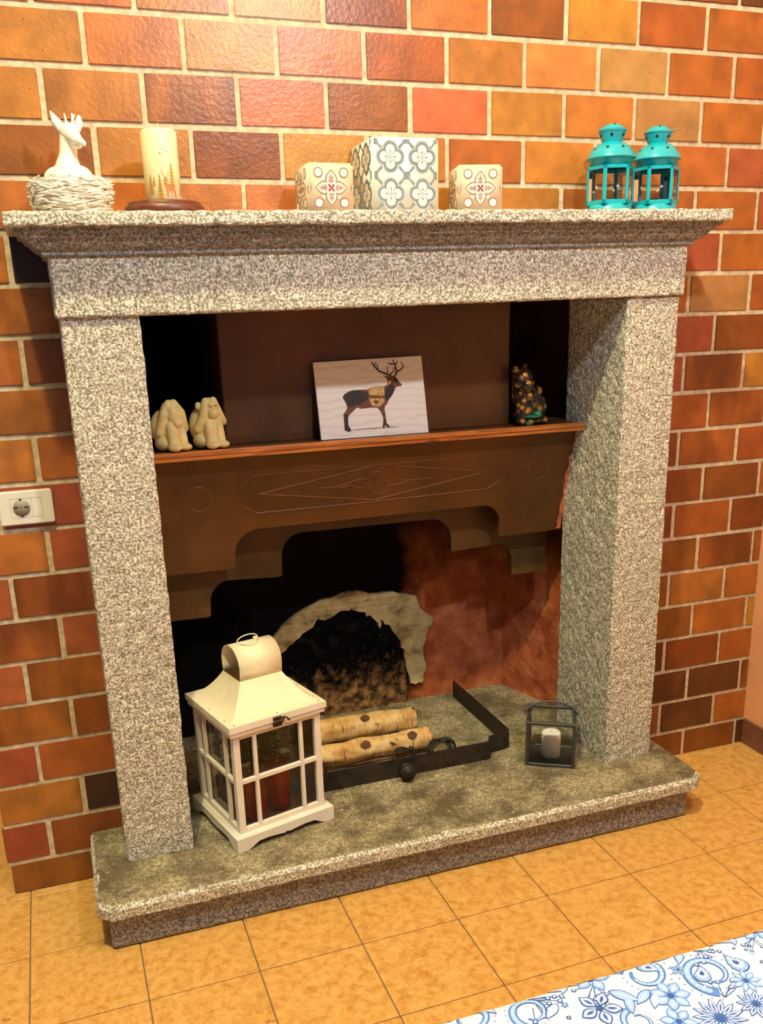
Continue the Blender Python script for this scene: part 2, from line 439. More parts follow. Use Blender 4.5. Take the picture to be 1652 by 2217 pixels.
def blob(prims, voxel, smooth=4):
    b = bmesh.new()
    for p in prims:
        if p[0] == 's':
            c = bmesh.new(); bmesh.ops.create_uvsphere(c, u_segments=20, v_segments=12, radius=1)
            R = p[2] if isinstance(p[2], (tuple, list)) else (p[2],)*3
            m = Matrix.Translation(p[1]) @ (p[3].to_4x4() if len(p) > 3 else Matrix.Identity(4)) @ Matrix.Diagonal((*R, 1))
            merge(b, c, m)
        else:
            p0, p1 = Vector(p[1]), Vector(p[2]); n = 10
            pts, rs = [], []
            d = (p1-p0).normalized()
            for k in range(5): a = PI/2*(1-k/4); pts.append(p0 - d*p[3]*math.sin(a)); rs.append(max(p[3]*math.cos(a), 1e-4))
            for k in range(1, n): pts.append(p0.lerp(p1, k/n)); rs.append(p[3] + (p[4]-p[3])*k/n)
            for k in range(5): a = PI/2*k/4; pts.append(p1 + d*p[4]*math.sin(a)); rs.append(max(p[4]*math.cos(a), 1e-4))
            c = tube(pts, rs, 14); merge(b, c)
    me = bpy.data.meshes.new('blob'); b.to_mesh(me); b.free()
    o = bpy.data.objects.new('blob', me); COL.objects.link(o)
    m = o.modifiers.new('r', 'REMESH'); m.mode = 'VOXEL'; m.voxel_size = voxel; m.use_smooth_shade = True
    s = o.modifiers.new('s', 'SMOOTH'); s.factor = .5; s.iterations = smooth
    dg = bpy.context.evaluated_depsgraph_get(); dg.update()
    r = bpy.data.meshes.new_from_object(o.evaluated_get(dg))
    bpy.data.objects.remove(o); bpy.data.meshes.remove(me)
    for p in r.polygons: p.use_smooth = True
    return r
def rotm(a, ax): return Matrix.Rotation(a, 3, ax)

# ------------------------------------------------------------------ the room
XL, XR = -0.425, 1.92
bm = bmesh.new()
box(-1.3, XR+.15, -3.0, 1.3, -.06, -.0035, bm=bm)
floor = struct(ob('floor', bm, GROUT))
ts, tx0, ty0, tth = .2504, -.1239, -.5256, .0122
tile_me = None
for i in range(-5, 9):
    for j in range(-9, 8):
        c, s = math.cos(tth), math.sin(tth)
        cx, cy = tx0 + ts*(c*(i+.5) - s*(j+.5)), ty0 + ts*(s*(i+.5) + c*(j+.5))
        if cx > XR+.12 or cy > 1.3 or cy < -2.9 or cx < -1.3: continue
        if -.38 < cx and cy > .14: continue
        if tile_me is None:
            b = box(-ts/2+.0014, ts/2-.0014, -ts/2+.0014, ts/2-.0014, -.009, 0, .0012); o = ob('floor_tile', b, TILE, floor); tile_me = o.data
        else: o = ob('floor_tile', tile_me, None, floor)
        o.location = (cx, cy, random.uniform(-.0004, .0002)); o.rotation_euler.z = tth
bm = bmesh.new(); TOPZ = 2.68
box(XL+.004, -.10, .0035, .56, 0, TOPZ, bm=bm); box(1.385, XR, .0035, .56, 0, TOPZ, bm=bm); box(-.10, 1.385, .0035, .56, 1.5, TOPZ, bm=bm)
wall = struct(ob('wall_back', bm, MORTAR))
P, F0, BWID = .1103, .0214, .2099
tone = {}
def setrow(r, i0, s):
    for k, ch in enumerate(s): tone[(r, i0+k)] = ch
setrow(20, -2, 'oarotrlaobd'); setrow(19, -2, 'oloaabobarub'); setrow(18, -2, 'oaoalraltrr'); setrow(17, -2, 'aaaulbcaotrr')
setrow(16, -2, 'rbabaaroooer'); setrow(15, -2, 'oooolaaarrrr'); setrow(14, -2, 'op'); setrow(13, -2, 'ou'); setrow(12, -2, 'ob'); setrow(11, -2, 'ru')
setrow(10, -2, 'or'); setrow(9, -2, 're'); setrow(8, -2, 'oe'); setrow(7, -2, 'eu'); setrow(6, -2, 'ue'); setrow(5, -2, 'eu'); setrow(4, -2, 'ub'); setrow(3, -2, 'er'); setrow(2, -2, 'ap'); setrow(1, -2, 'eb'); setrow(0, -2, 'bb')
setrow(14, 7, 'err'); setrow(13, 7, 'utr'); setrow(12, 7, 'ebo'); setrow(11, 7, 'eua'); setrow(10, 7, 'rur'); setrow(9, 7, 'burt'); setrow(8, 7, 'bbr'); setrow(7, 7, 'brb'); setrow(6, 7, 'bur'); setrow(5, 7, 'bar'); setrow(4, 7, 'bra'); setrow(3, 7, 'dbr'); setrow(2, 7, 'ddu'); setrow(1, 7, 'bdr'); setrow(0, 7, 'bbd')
bcache = {}
for r in range(0, 24):
    z0, z1 = r*P - F0 + .0060, (r+1)*P - F0 - .0060
    if r == 0: z0 = 0.001
    x00 = -.006 if r % 2 == 0 else -.103
    for i in range(-3, 10):
        a, b_ = x00 + i*BWID + .0058, x00 + (i+1)*BWID - .0058
        a, b_ = max(a, XL), min(b_, XR-.004)
        if b_ - a < .012: continue
        if a > -.118 and b_ < 1.40 and z1 < 1.60: continue
        if z1 > TOPZ: continue
        key = (round(b_-a, 3), round(z1-z0, 3))
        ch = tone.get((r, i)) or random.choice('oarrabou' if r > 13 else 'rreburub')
        jx = random.uniform(-.0012, .0012)
        if key not in bcache:
            w_, h_ = (b_-a)/2, (z1-z0)/2
            bb = bmesh.new(); bmesh.ops.create_cube(bb, size=1)
            for v in bb.verts: v.co = Vector((v.co.x*2*w_, v.co.y*.018 + .009, v.co.z*2*h_))
            bmesh.ops.bevel(bb, geom=[e for e in bb.edges], offset=.0018, segments=2, affect='EDGES')
            me = bpy.data.meshes.new('brick'); bb.to_mesh(me); bb.free(); me.materials.append(BR['o']); bcache[key] = me
        o = bpy.data.objects.new('brick', bcache[key]); COL.objects.link(o); o.parent = wall
        o.location = ((a+b_)/2+jx, random.uniform(-.0008, .0008), (z0+z1)/2 + random.uniform(-.0008, .0008))
        o.rotation_euler.y = random.uniform(-.004, .004); o.rotation_euler.x = random.uniform(-.006, .006)
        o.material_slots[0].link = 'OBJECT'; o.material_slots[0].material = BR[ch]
struct(ob('wall_right', box(XR, XR+.12, -3.0, .56, 0, 4.5), PLASTER))
struct(ob('wall_upper', box(XL+.004, XR, .0035, .56, TOPZ, 4.5), PLASTER))
struct(ob('wall_far', box(-1.3, XL+.1, 1.2, 1.3, 0, 4.5), PLASTER))
struct(ob('baseboard_right', box(XR-.009, XR+.002, -3.0, -.001, 0, .088, .0015), BASEB))
struct(ob('ceiling', box(-1.3, XR+.12, -3.0, 1.3, 4.5, 4.55), CEIL))

# ------------------------------------------------------------------ fireplace
HT = .138
fp = thing('fireplace', 'grey granite fireplace with moulded mantel shelf, square pillars and raised stone hearth', 'fireplace')
def slab_loop(x0, x1, yf, yb, cut):
    return [(x0, yb), (x0, yf+cut), (x0+cut*1.1, yf), (x1-cut*1.3, yf), (x1, yf+cut*1.2), (x1, yb)]
def loft(loops):
    b = bmesh.new(); R = []
    for loop, z in loops: R.append([b.verts.new((x, y, z)) for x, y in loop])
    n = len(R[0])
    for A, B in zip(R, R[1:]):
        for k in range(n): b.faces.new((A[k], A[(k+1) % n], B[(k+1) % n], B[k]))
    b.faces.new(R[0][::-1]); b.faces.new(R[-1])
    bmesh.ops.recalc_face_normals(b, faces=b.faces[:]); return b
def roughen(b, amp, cell, fs=20):
    for _ in range(8):
        es = [e for e in b.edges if e.calc_length() > cell*1.6]
        if not es: break
        bmesh.ops.subdivide_edges(b, edges=es, cuts=1, use_grid_fill=True)
    bmesh.ops.triangulate(b, faces=[f for f in b.faces if len(f.verts) > 4])
    b.normal_update()
    for v in b.verts:
        v.co += v.normal*amp*(noise.noise(v.co*fs) + .7*noise.noise(v.co*fs*4 + Vector((5, 1, 7))))
    return b
SB = .098
b = loft([(slab_loop(-.213, 1.482, -.352, .0, .028), SB), (slab_loop(-.214, 1.484, -.357, .0, .028), SB+.004), (slab_loop(-.214, 1.484, -.357, .0, .028), HT-.011), (slab_loop(-.206, 1.474, -.347, .0, .026), HT-.002), (slab_loop(-.200, 1.468, -.341, .0, .025), HT)])
b = roughen(b, .0022, .03); b.normal_update()
for f_ in b.faces: f_.material_index = 0 if f_.normal.z > .9 else 1
ob('hearth_slab', b, [HEARTH, GRANITE], fp)
ob('firebox_floor', roughen(loft([([(-.10, -.002), (1.385, -.002), (1.385, .50), (-.10, .50)], .02), ([(-.10, -.002), (1.385, -.002), (1.385, .50), (-.10, .50)], HT-.0006)]), .0010, .05), HEARTH, fp)
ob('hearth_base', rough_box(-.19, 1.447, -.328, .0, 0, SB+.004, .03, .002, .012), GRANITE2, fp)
ob('pillar', rough_box(-.128, .037, -.178, .115, HT-.004, 1.462, .016, .0022, .005, 40), GRANITE, fp)
ob('pillar', rough_box(1.256, 1.412, -.178, .115, HT-.004, 1.462, .016, .0022, .005, 40), GRANITE, fp)
TILT = .009
def tiltz(b):
    for v in b.verts: v.co.z += TILT*(v.co.x - .64)
    return b
ob('lintel', tiltz(rough_box(-.136, 1.419, -.190, .115, 1.457, 1.586, .018, .0020, .006, 40)), GRANITE, fp)
def rl(o): return [(-.136-o, 0.0), (-.136-o, -.190-o), (1.419+o, -.190-o), (1.419+o, 0.0)]
prof = [(.0, 1.577), (.010, 1.580), (.010, 1.587), (.014, 1.590), (.022, 1.594), (.030, 1.601), (.037, 1.610), (.044, 1.612), (.046, 1.619), (.056, 1.622), (.057, 1.632), (.02, 1.634)]
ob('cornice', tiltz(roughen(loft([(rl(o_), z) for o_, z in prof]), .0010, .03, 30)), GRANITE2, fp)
ob('mantel_shelf', tiltz(rough_box(-.211, 1.494, -.264, .0, 1.630, 1.658, .018, .0024, .006, 50)), GRANITE, fp)
def shelf_z(x): return 1.658 + TILT*(x - .64) - .001
# firebox shell
ob('firebox_back', roughen(box(-.12, 1.39, .482, .56, HT-.02, 1.62), .004, .05, 12), FIREBOX, fp)
for sgn in (-1, 1):
    cx = .642; f_, k_ = (.71, .593)
    xs = [cx+sgn*.71, cx+sgn*.60, cx+sgn*.75, cx+sgn*.78]
    lp = [(xs[0], .112), (xs[1], .484), (xs[2], .484), (xs[3], .112)]
    ob('firebox_side', roughen(loft([(lp, HT-.02), (lp, 1.62)]), .004, .04, 14), FIREBOX, fp)
ob('flue_light_cap', box(-.10, 1.385, .10, .56, 1.585, 1.64), SOOT, fp)  # added unseen cap, closes the flue so the gap above the ledge stays dark
pts = [(600,1370),(640,1330),(690,1300),(740,1282),(770,1278),(810,1284),(850,1280),(900,1290),(908,1315),(937,1338),(925,1365),(914,1400),(920,1450),(912,1478),(888,1478),(880,1450),(874,1410),(866,1388),(845,1358),(822,1340),(828,1370),(815,1385),(806,1350),(790,1325),(760,1318),(735,1322),(700,1342),(690,1338),(670,1362),(640,1385),(612,1412),(585,1420),(578,1400)]
lp = []
for k, (u, v) in enumerate(pts):
    u2, v2 = pts[(k+1) % len(pts)]
    for q in range(4):
        t = q/4; lp.append((u+(u2-u)*t + random.uniform(-3, 3)*(q > 0), v+(v2-v)*t + random.uniform(-3, 3)*(q > 0)))
lp = [(p.x, p.z) for p in (pY(u, v, .472) for u, v in lp)]
ob('plaster_patch', prism(lp, lambda u, v, d: (u, .466 + .004*noise.noise(Vector((u*20, v*20, 1))) + d, v), .03), PATCH, fp)
b = bmesh.new(); nx, nz = 46, 40; g = []
for i in range(nx+1):
    row = []
    for k in range(nz+1):
        x, z = .44+.43*i/nx, HT-.01+.36*k/nz
        e = max(0, 1-((x-.655)/.235)**2 - (max(0, z-.2)/.32)**2)
        d = .5*noise.noise(Vector((x*14, z*14, 3))) + .4*noise.noise(Vector((x*38, z*38, 5))) + .3*noise.noise(Vector((x*90, z*90, 8)))
        row.append(b.verts.new((x, .489 - .024*min(1, e*5) - d*.030*min(1, e*5), z)))
    g.append(row)
for i in range(nx):
    for k in range(nz): b.faces.new((g[i][k], g[i+1][k], g[i+1][k+1], g[i][k+1]))
ob('rubble_infill', b, RUBBLE, fp, True)
# hood
def HP(u, v, d): return (u, .048 + (1.108-v)*.28 + d, v)
def arc(cx, cz, r, a0, a1, n=6): return [(cx+r*math.cos(math.radians(a0+(a1-a0)*k/n)), cz+r*math.sin(math.radians(a0+(a1-a0)*k/n))) for k in range(n+1)]
lf = [(.0, 1.108), (.0, .782), (.238, .779)] + arc(.244, .786, .008, -80, 0, 3) + arc(.318, .826, .066, 180, 92, 7)
rf = arc(.985, .828, .064, 88, 0, 7) + arc(1.058, .792, .008, 180, 260, 3) + [(1.062, .784), (1.262, .786), (1.262, 1.108)]
hood = ob('hood_front', prism(lf + rf, HP, .022), HOOD, fp)
# fine outline of cut edge
b = bmesh.new()
def hl(pix, r=.0013):
    global b
    pts = [HP(p.x, p.z, -.0004) for p in pix]; tube(pts, r, 5, b)
HO, HN = Vector((0, .048, 1.108)), Vector((0, 1, .28)).normalized()
def hp(u, v): return pPl(480+u*.4479, 990+v*.4479, HO, HN)
def seg(*uv):
    out = []
    for (a, c), (d, e) in zip(uv, uv[1:]):
        for k in range(8): out.append(hp(a+(d-a)*k/8, c+(e-c)*k/8))
    out.append(hp(*uv[-1])); return out
hl(seg((95,132),(150,88),(720,38),(1180,-2)), .0012); hl(seg((95,132),(98,235),(165,270),(720,215),(1280,152),(1355,105)), .0014)
hl(seg((180,178),(740,38)), .0015); hl(seg((180,178),(740,205),(1280,68),(780,36)), .0014)
hl([hp(755+49*math.cos(t*PI/12), 122+54*math.sin(t*PI/12)) for t in range(25)], .0013)
hl([hp(755+9*math.cos(t*PI/6), 122+9*math.sin(t*PI/6)) for t in range(13)], .0012)
hl(seg((470,150),(540,145),(600,130),(650,110),(705,102)), .0013); hl(seg((570,148),(620,136),(700,150)), .0012); hl([hp(585+14*math.cos(a), 130+24*math.sin(a)) for a in (2.2, 2.8, 3.6, 4.4, 5.2)], .0011)
hl(seg((795,95),(850,105),(910,110),(1018,97)), .0013); hl(seg((800,140),(860,128),(910,108)), .0012); hl([hp(912+16*math.cos(a), 112+26*math.sin(a)) for a in (-1.4, -.6, .2, 1.0)], .0011)
for cu, cv, ru, rv in ((430, 1081, 28, 26), (1165, 1009, 22, 27)):
    hl([pPl(cu+ru*math.cos(t*PI/14), cv+rv*math.sin(t*PI/14), HO, HN) for t in range(29)], .0012)
ob('carved_ornament', b, LINE, hood)
sm_ = [(1.262, .79), (1.246, .79)] + [(1.249 + random.uniform(-.004, .003), .79+.012*k) for k in range(1, 20)] + [(1.256, 1.03), (1.262, 1.03)]
ob('plaster_seam', prism(sm_, lambda u, v, d: HP(u, v, d-.0015), .004), simple('orange_plaster', (206, 116, 70), .9, var=.3, scale=60), hood)
def RP(u, v, d): return (u, .205+d, v)
lf = [(.0, 1.06), (.0, .632), (.172, .628)] + arc(.176, .636, .007, -80, 0, 3) + arc(.243, .672, .058, 180, 95, 6) + [(.38, .722)] + arc(.388, .730, .008, -80, 0, 3) + arc(.462, .782, .064, 180, 95, 6)
rf = arc(.862, .780, .064, 85, 0, 6) + arc(.934, .744, .008, 180, 260, 3) + [(1.075, .742)] + arc(1.080, .690, .052, 85, 0, 6) + arc(1.140, .644, .007, 180, 260, 3) + [(1.252, .636), (1.252, 1.06)]
ob('hood_rear', prism(lf + rf, RP, .03), HOOD3, fp)
ob('hood_ledge', box(.0, 1.262, .028, .20, 1.106, 1.124, .001), HOOD2, fp)
b = prism([(.012, 1.104), (.012, 1.109), (.016, 1.112), (.012, 1.115), (.012, 1.121), (.016, 1.126), (.030, 1.126), (.030, 1.104)], lambda u, v, d: (.036+d, u, v), 1.224)
strip = ob('ledge_strip', b, LEDGEW, fp)
LZ = 1.1255
ob('hood_breast', roughen(box(.246, 1.064, .100, .46, 1.122, 1.60, .004), .0015, .06, 8), HOOD2, fp)

# ------------------------------------------------------------------ wall socket
so = thing('wall_socket', 'white rectangular wall socket plate with round earthed outlet on the brick wall', 'socket', (-.2535, -.002, 1.0275))
ob('cover_plate', box(-.06, .06, -.009, .004, -.0405, .0405, .003, 2), PLASTW, so)
ins = ob('outlet_module', lathe([(.0225, 0), (.0215, -.0016), (.0195, -.0016), (.0188, .001), (0, .0012)], 40), PLASTG, so, True); ins.rotation_euler.x = PI/2; ins.location = (-.010, -.0093, .0)
b = bmesh.new()
for x in (-.0225, .0005): box(x-.0048, x+.0048, -.0108, -.0095, .0003, .0037, .0005, bm=b)
box(-.0132, -.0088, -.0108, -.0095, -.0002, .0042, .0012, bm=b)
ob('contact_slots', b, BLACK, so)
for z in (-.0185, .0205): ob('earth_clip', box(-.0135, -.0085, -.0113, -.0094, z-.002, z+.002, .0004), IRON, so)
b = bmesh.new()
for (x0, x1, z0, z1) in ((-.0345, .0355, .0225, .0231), (-.0345, .0355, -.0231, -.0225), (-.0349, -.0343, -.023, .023), (.0125, .0131, -.023, .023), (.0352, .0358, -.023, .023)):
    box(x0, x1, -.0093, -.0088, z0, z1, bm=b)
ob('module_gaps', b, PLASTG, so)

# ------------------------------------------------------------------ things on the mantel
MY = -.125
# roe deer bust in a nest
x0 = -.072
de = thing('deer_figurine', 'white porcelain roe deer bust rising from a nest of twigs on the mantel', 'figurine', (x0, MY, shelf_z(x0)))
def dp(u, v, y=0): return (((u-840)*.000116), y, (1800-v)*.000114+.013)
pr = [('c', dp(925, 490), dp(1010, 610, -.022), .0185, .0135), ('c', dp(1000, 600, -.02), dp(1135, 712, -.040), .0125, .0055), ('c', dp(950, 640, -.006), dp(1060, 735, -.028), .011, .006),
      ('c', dp(900, 560, .004), dp(860, 900, .004), .0175, .0185), ('c', dp(860, 880, .004), dp(835, 1140, .004), .0190, .031), ('s', dp(840, 1250, .004), (.044, .034, .026)), ('s', dp(700, 1230, .012), (.034, .03, .024)), ('s', dp(990, 1230, -.004), (.030, .03, .024)),
      ('c', dp(905, 420, .002), dp(880, 170, .002), .0042, .0016), ('c', dp(1010, 420, -.004), dp(1003, 185, -.004), .0046, .0022), ('c', dp(1010, 270, -.004), dp(1048, 205, -.004), .003, .0018),
      ('c', dp(800, 440, .006), dp(730, 300, .012), .0075, .0100), ('c', dp(730, 300, .012), dp(655, 125, .016), .0100, .0022),
      ('c', dp(1070, 440, .004), dp(1110, 320, .010), .0065, .0092), ('c', dp(1110, 320, .010), dp(1125, 200, .014), .0092, .0040)]
ob('deer_body', blob(pr, .0016, 3), PORC, de)
b = bmesh.new(); lathe([(.0, .0), (.062, .0), (.072, .02), (.075, .045), (.068, .068), (.05, .072), (0, .066)], 32, b)
rnd = random.Random(3)
for k in range(420):
    a = rnd.uniform(0, 2*PI); z = .003 + .072*rnd.random()**.8; R = .066 + .013*math.sin(min(1, z/.06)*PI*.62)
    L = rnd.uniform(.018, .05); sl = rnd.uniform(-.28, .28); w_ = rnd.uniform(.0014, .0027); pts = []; flare = rnd.uniform(0, .009)
    for q in range(6):
        t = q/5-.5; aa = a + t*L/R; zz = min(.081, max(.002, z + sl*L*t)); rr = R + .0015 + flare*abs(t)*2*(t > 0) + rnd.uniform(-.0008, .0008)
        if z > .066: rr -= (z-.066)*1.6
        pts.append((rr*math.cos(aa), rr*math.sin(aa), zz))
    tube(pts, [w_*.5, w_, w_*1.1, w_*1.1, w_, w_*.3], 5, b)
nest = ob('twig_nest', b, PORC, de, True)
# printed candle on a round wooden plate
x0 = .117
pl = tag(ob('candle_plate', lathe([(0, 0), (.080, 0), (.084, .004), (.084, .019), (.081, .0215), (.078, .0215), (.0775, .027), (.074, .029), (0, .029)], 56), DARKW, None, True, (x0, MY, shelf_z(x0))), 'dark brown round wooden plate with stepped rim under the cream candle', 'plate')
CR = .0375; cz = shelf_z(x0) + .0285
ca = thing('pillar_candle', 'cream pillar candle printed with gold fir trees, stag and stars', 'candle', (x0, MY, cz))
CHT = .143
ob('wax_body', lathe([(0, 0), (CR-.001, 0), (CR, .001), (CR, CHT-.006), (CR-.002, CHT-.002), (CR-.008, CHT), (CR*.5, CHT-.001), (0, CHT-.002)], 48), WAXC, ca, True)
ob('wick', tube([(0, 0, CHT-.003), (-.0006, 0, CHT+.005), (.0004, 0, CHT+.010), (.0016, 0, CHT+.013)], .0012, 6), WICK, ca)
def CP(u, v, off=.0003):               # u,v in crop pixels of the candle picture
    s = (u-715)/500*.97; a = math.asin(max(-.985, min(.985, s))) - PI/2 - math.radians(7)
    return ((CR+off)*math.cos(a), (CR+off)*math.sin(a), (2090-v)*.0000805)
def cpx(u, v): return (u - (v-1200)*.078 + 0, v)
def tree(cx, top, bot, w):
    out = []; n = 7
    for k in range(n):
        t0 = k/n; y0 = top+(bot-top)*t0; y1 = top+(bot-top)*(t0+1.35/n); ww = w*(.15+.85*(k+1)/n)
        out.append([(cx, y0), (cx+ww*.5, y1-8), (cx+ww*.2, y1-14), (cx, y1), (cx-ww*.2, y1-12), (cx-ww*.5, y1-4)])
    return out
tp = tree(385, 1430, 1890, 210) + tree(480, 1490, 1720, 120) + tree(640, 1420, 2010, 240) + tree(985, 1150, 1700, 220) + tree(1205, 1530, 1900, 90)
ob('gold_print', flat([[cpx(*p) for p in t] for t in [[(x, y) for x, y in q] for q in tp]], lambda u, v: CP(u + (v-1200)*.078, v), 1), GOLD, ca)
stag = [(750,1560),(775,1510),(820,1500),(850,1545),(885,1600),(850,1615),(835,1650),(870,1670),(990,1665),(1035,1710),(1055,1800),(1075,1930),(1060,2060),(1045,2060),(1045,1930),(1000,1830),(960,1810),(968,1900),(965,2020),(955,2060),(945,2060),(950,1940),(925,1820),(890,1835),(870,1900),(880,2060),(865,2060),(850,1930),(825,1960),(815,2070),(800,2070),(805,1930),(820,1860),(770,1760),(745,1660)]
def line(pts, w):
    L = []; R_ = []
    for i, p in enumerate(pts):
        q0, q1 = pts[max(0, i-1)], pts[min(len(pts)-1, i+1)]; dx, dy = q1[0]-q0[0], q1[1]-q0[1]; d = math.hypot(dx, dy) or 1
        ww = w*(1 - .6*i/(len(pts)-1)); L.append((p[0]-dy/d*ww, p[1]+dx/d*ww)); R_.append((p[0]+dy/d*ww, p[1]-dx/d*ww))
    return L + R_[::-1]
ants = [line([(790,1510),(745,1450),(705,1400),(705,1330),(700,1300)], 9), line([(750,1455),(780,1430)], 6), line([(715,1390),(745,1340)], 6), line([(825,1510),(860,1470),(885,1420),(895,1340)], 9), line([(880,1440),(905,1400)], 6)]
sk = lambda u, v: CP(u - (v-1700)*0.0, v, .0005)
ob('stag_print', flat([stag] + ants, sk, 1), TAN, ca)
def star(cx, cy, r, ang=0, inner=.42):
    return [(cx + (r if k % 2 == 0 else r*inner)*math.sin(ang+k*PI/5), cy - (r if k % 2 == 0 else r*inner)*math.cos(ang+k*PI/5)) for k in range(10)]
ob('star_print', flat([star(710, 930, 30), star(800, 830, 24), star(905, 878, 22), star(1010, 1080, 20), star(635, 1155, 18), star(555, 1108, 10), star(500, 1350, 10), star(735, 1000, 9), star(630, 1015, 7), star(675, 1075, 7)], sk), DOT, ca)

# patterned cubes
def cube_holder(name, label, s, loc, rotz, mat, patt):
    t = thing(name, label, 'candle holder', loc, rotz, 'patterned cubes on the mantel')
    h = s/2; bev = .005
    b = bmesh.new()
    box(-h, h, -h, h, 0, s, bev, 3, bm=b)
    ob('body', b, mat, t, True)
    ob('top_opening', lathe([(s*.36, s+.0002), (s*.34, s+.0006), (0, s+.0004)], 32), PORC, t, True)
    faces = [lambda u, v, o=0: (-h+u*s, -h-.0003-o, v*s), lambda u, v, o=0: (-h-.0003-o, h-u*s, v*s), lambda u, v, o=0: (h+.0003+o, -h+u*s, v*s)]
    layers = patt()
    for k, (nm, mt, polys) in enumerate(layers):
        b = bmesh.new()
        for f in faces:
            for j, pg in enumerate(polys): flat([pg], lambda u, v, f=f, k=k, j=j: f(u, v, k*.00016 + (j % 12)*.000012), 0, b)
        ob(nm, b, mt, t)
    return t
def clampl(polys, lo=.03, hi=.97):
    return [[(min(hi, max(lo, x)), min(hi, max(lo, y))) for x, y in p] for p in polys]
def quatre(cx, cy, R, r):             # outline of four overlapping circles
    pts = []
    for k in range(96):
        a = 2*PI*k/96; best = 0
        for q in range(4):
            ox, oy = R*math.cos(q*PI/2), R*math.sin(q*PI/2); dx, dy = math.cos(a), math.sin(a)
            bq = dx*ox+dy*oy; disc = bq*bq-(R*R-r*r)
            if disc >= 0: best = max(best, bq+math.sqrt(disc))
        pts.append((cx+best*math.cos(a), cy+best*math.sin(a)))
    return pts
def ribb(pts, w):
    n = len(pts); L, R_ = [], []
    for i, p in enumerate(pts):
        a, c = pts[max(0, i-1)], pts[min(n-1, i+1)]; dx, dy = c[0]-a[0], c[1]-a[1]; d_ = math.hypot(dx, dy) or 1
        L.append((p[0]-dy/d_*w, p[1]+dx/d_*w)); R_.append((p[0]+dy/d_*w, p[1]-dx/d_*w))
    return L+R_[::-1]
def patt_big():
    C = [(.27, .27), (.27, .745), (.745, .27), (.745, .745)]
    outer, mid, inn, core, cor, con = [], [], [], [], [], []
    for cx, cy in C:
        outer.append(quatre(cx, cy, .100, .118)); mid.append(quatre(cx, cy, .098, .100))
        for q in range(4): inn.append(circ(cx+.092*math.cos(q*PI/2), cy+.092*math.sin(q*PI/2), .066, 20))
        inn.append(circ(cx, cy, .06, 20))
        core.append(circ(cx, cy, .036, 16))
        for q in range(8):
            a = q*PI/4; cor.append(circ(cx+.062*math.cos(a), cy+.062*math.sin(a), .020 if q % 2 == 0 else .013, 10, .011 if q % 2 == 0 else .007, a))
    for gx in (.03, .5075, .97):
        for gy in (.03, .5075, .97):
            for q in range(4):
                a = q*PI/2; ca_, sa_ = math.cos(a), math.sin(a)
                arcp = [(x_, y_) for x_, y_ in ((.095, .105), (.062, .070), (.042, .030), (.038, 0), (.042, -.030), (.062, -.070), (.095, -.105))]
                con.append(clampl([ribb([(gx+ca_*x_-sa_*y_, gy+sa_*x_+ca_*y_) for x_, y_ in arcp], .011)])[0])
                a = PI/4+q*PI/2; con.append(clampl([[(gx+.142*math.cos(a)+dx, gy+.142*math.sin(a)+dy) for dx, dy in ((-.018, -.018), (.018, -.018), (.018, .018), (-.018, .018))]])[0])
            con.append(clampl([circ(gx, gy, .034, 8)])[0])
    con = [p for p in con if (max(x for x, y in p)-min(x for x, y in p)) > .004 and (max(y for x, y in p)-min(y for x, y in p)) > .004]
    return [('outline_print', LGREY, outer), ('ring_print', GREY, mid + con), ('petal_print', CUBEW, inn), ('core_print', LGREY, core), ('bud_print', GREY, cor)]
def petal(cx, cy, a, r0, r1, w, n=14, sharp=1.0):
    out = []
    for k in range(n+1):
        t = k/n; out.append((r0+(r1-r0)*t, w*math.sin(PI*t**sharp)))
    out += [(x, -y) for x, y in out[::-1][1:-1]]
    c, s = math.cos(a), math.sin(a)
    return [(cx+c*x-s*y, cy+s*x+c*y) for x, y in out]
def patt_small():
    ol, iv, leaf, red, ring, ringi, fl_, crossp = [], [], [], [], [], [], [], []
    for q in range(4):
        a = q*PI/2
        ol.append(petal(.5, .52, a, -.02, .350, .132)); iv.append(petal(.5, .52, a, -.01, .322, .104))
        leaf.append(petal(.5, .52, a, .08, .29, .026))
        for d in (-1, 1):
            for r_ in (.10, .17): leaf.append(petal(.5+r_*math.cos(a), .52+r_*math.sin(a), a+d*.95, 0, .085 if r_ < .15 else .07, .020))
        a2 = a+PI/4
        red.append(petal(.5, .52, a2, .0, .105, .024))
        cx, cy = .5+.38*math.cos(a2)*1.04, .52+.38*math.sin(a2)*1.08
        ring.append(circ(cx, cy, .100, 22)); ringi.append(circ(cx, cy, .078, 22))
        for d in (0, PI/2): crossp.append(petal(cx, cy, PI/4+d, -.035, .035, .006, 6))
        fx, fy = .5+.205*math.cos(a2)*1.08, .52+.205*math.sin(a2)*1.08
        for d in (-.7, 0, .7): fl_.append(petal(fx, fy, a2+d, -.01, .06, .019, 8))
        ex, ey = .5+.56*math.cos(a), .52+.56*math.sin(a)
        ol += clampl([circ(ex, ey, .13, 24)]); iv += clampl([circ(ex, ey, .112, 24)], .02, .98); leaf += clampl([circ(ex-.09*math.cos(a), ey-.09*math.sin(a), .03, 10)], .03, .97)
    return [('petal_outline', OLIVE, ol), ('petal_print', CUBEI, iv + fl_), ('ring_print', PRING, ring), ('ring_fill', CUBEI, ringi), ('leaf_print', TAUPE, leaf), ('star_print', PRED, red), ('cross_print', LGREY, crossp)]
cube_holder('cube_candle_holder', 'larger ivory ceramic cube with grey quatrefoil pattern on the mantel', .162, (.659, -.166+.081, shelf_z(.66)), 0, CUBEW, patt_big)
c1 = cube_holder('cube_candle_holder', 'smaller beige cube with brown star pattern, between the candle and the big grey cube', .107, (.478, -.115, shelf_z(.48)), math.radians(2), CUBEB, patt_small)
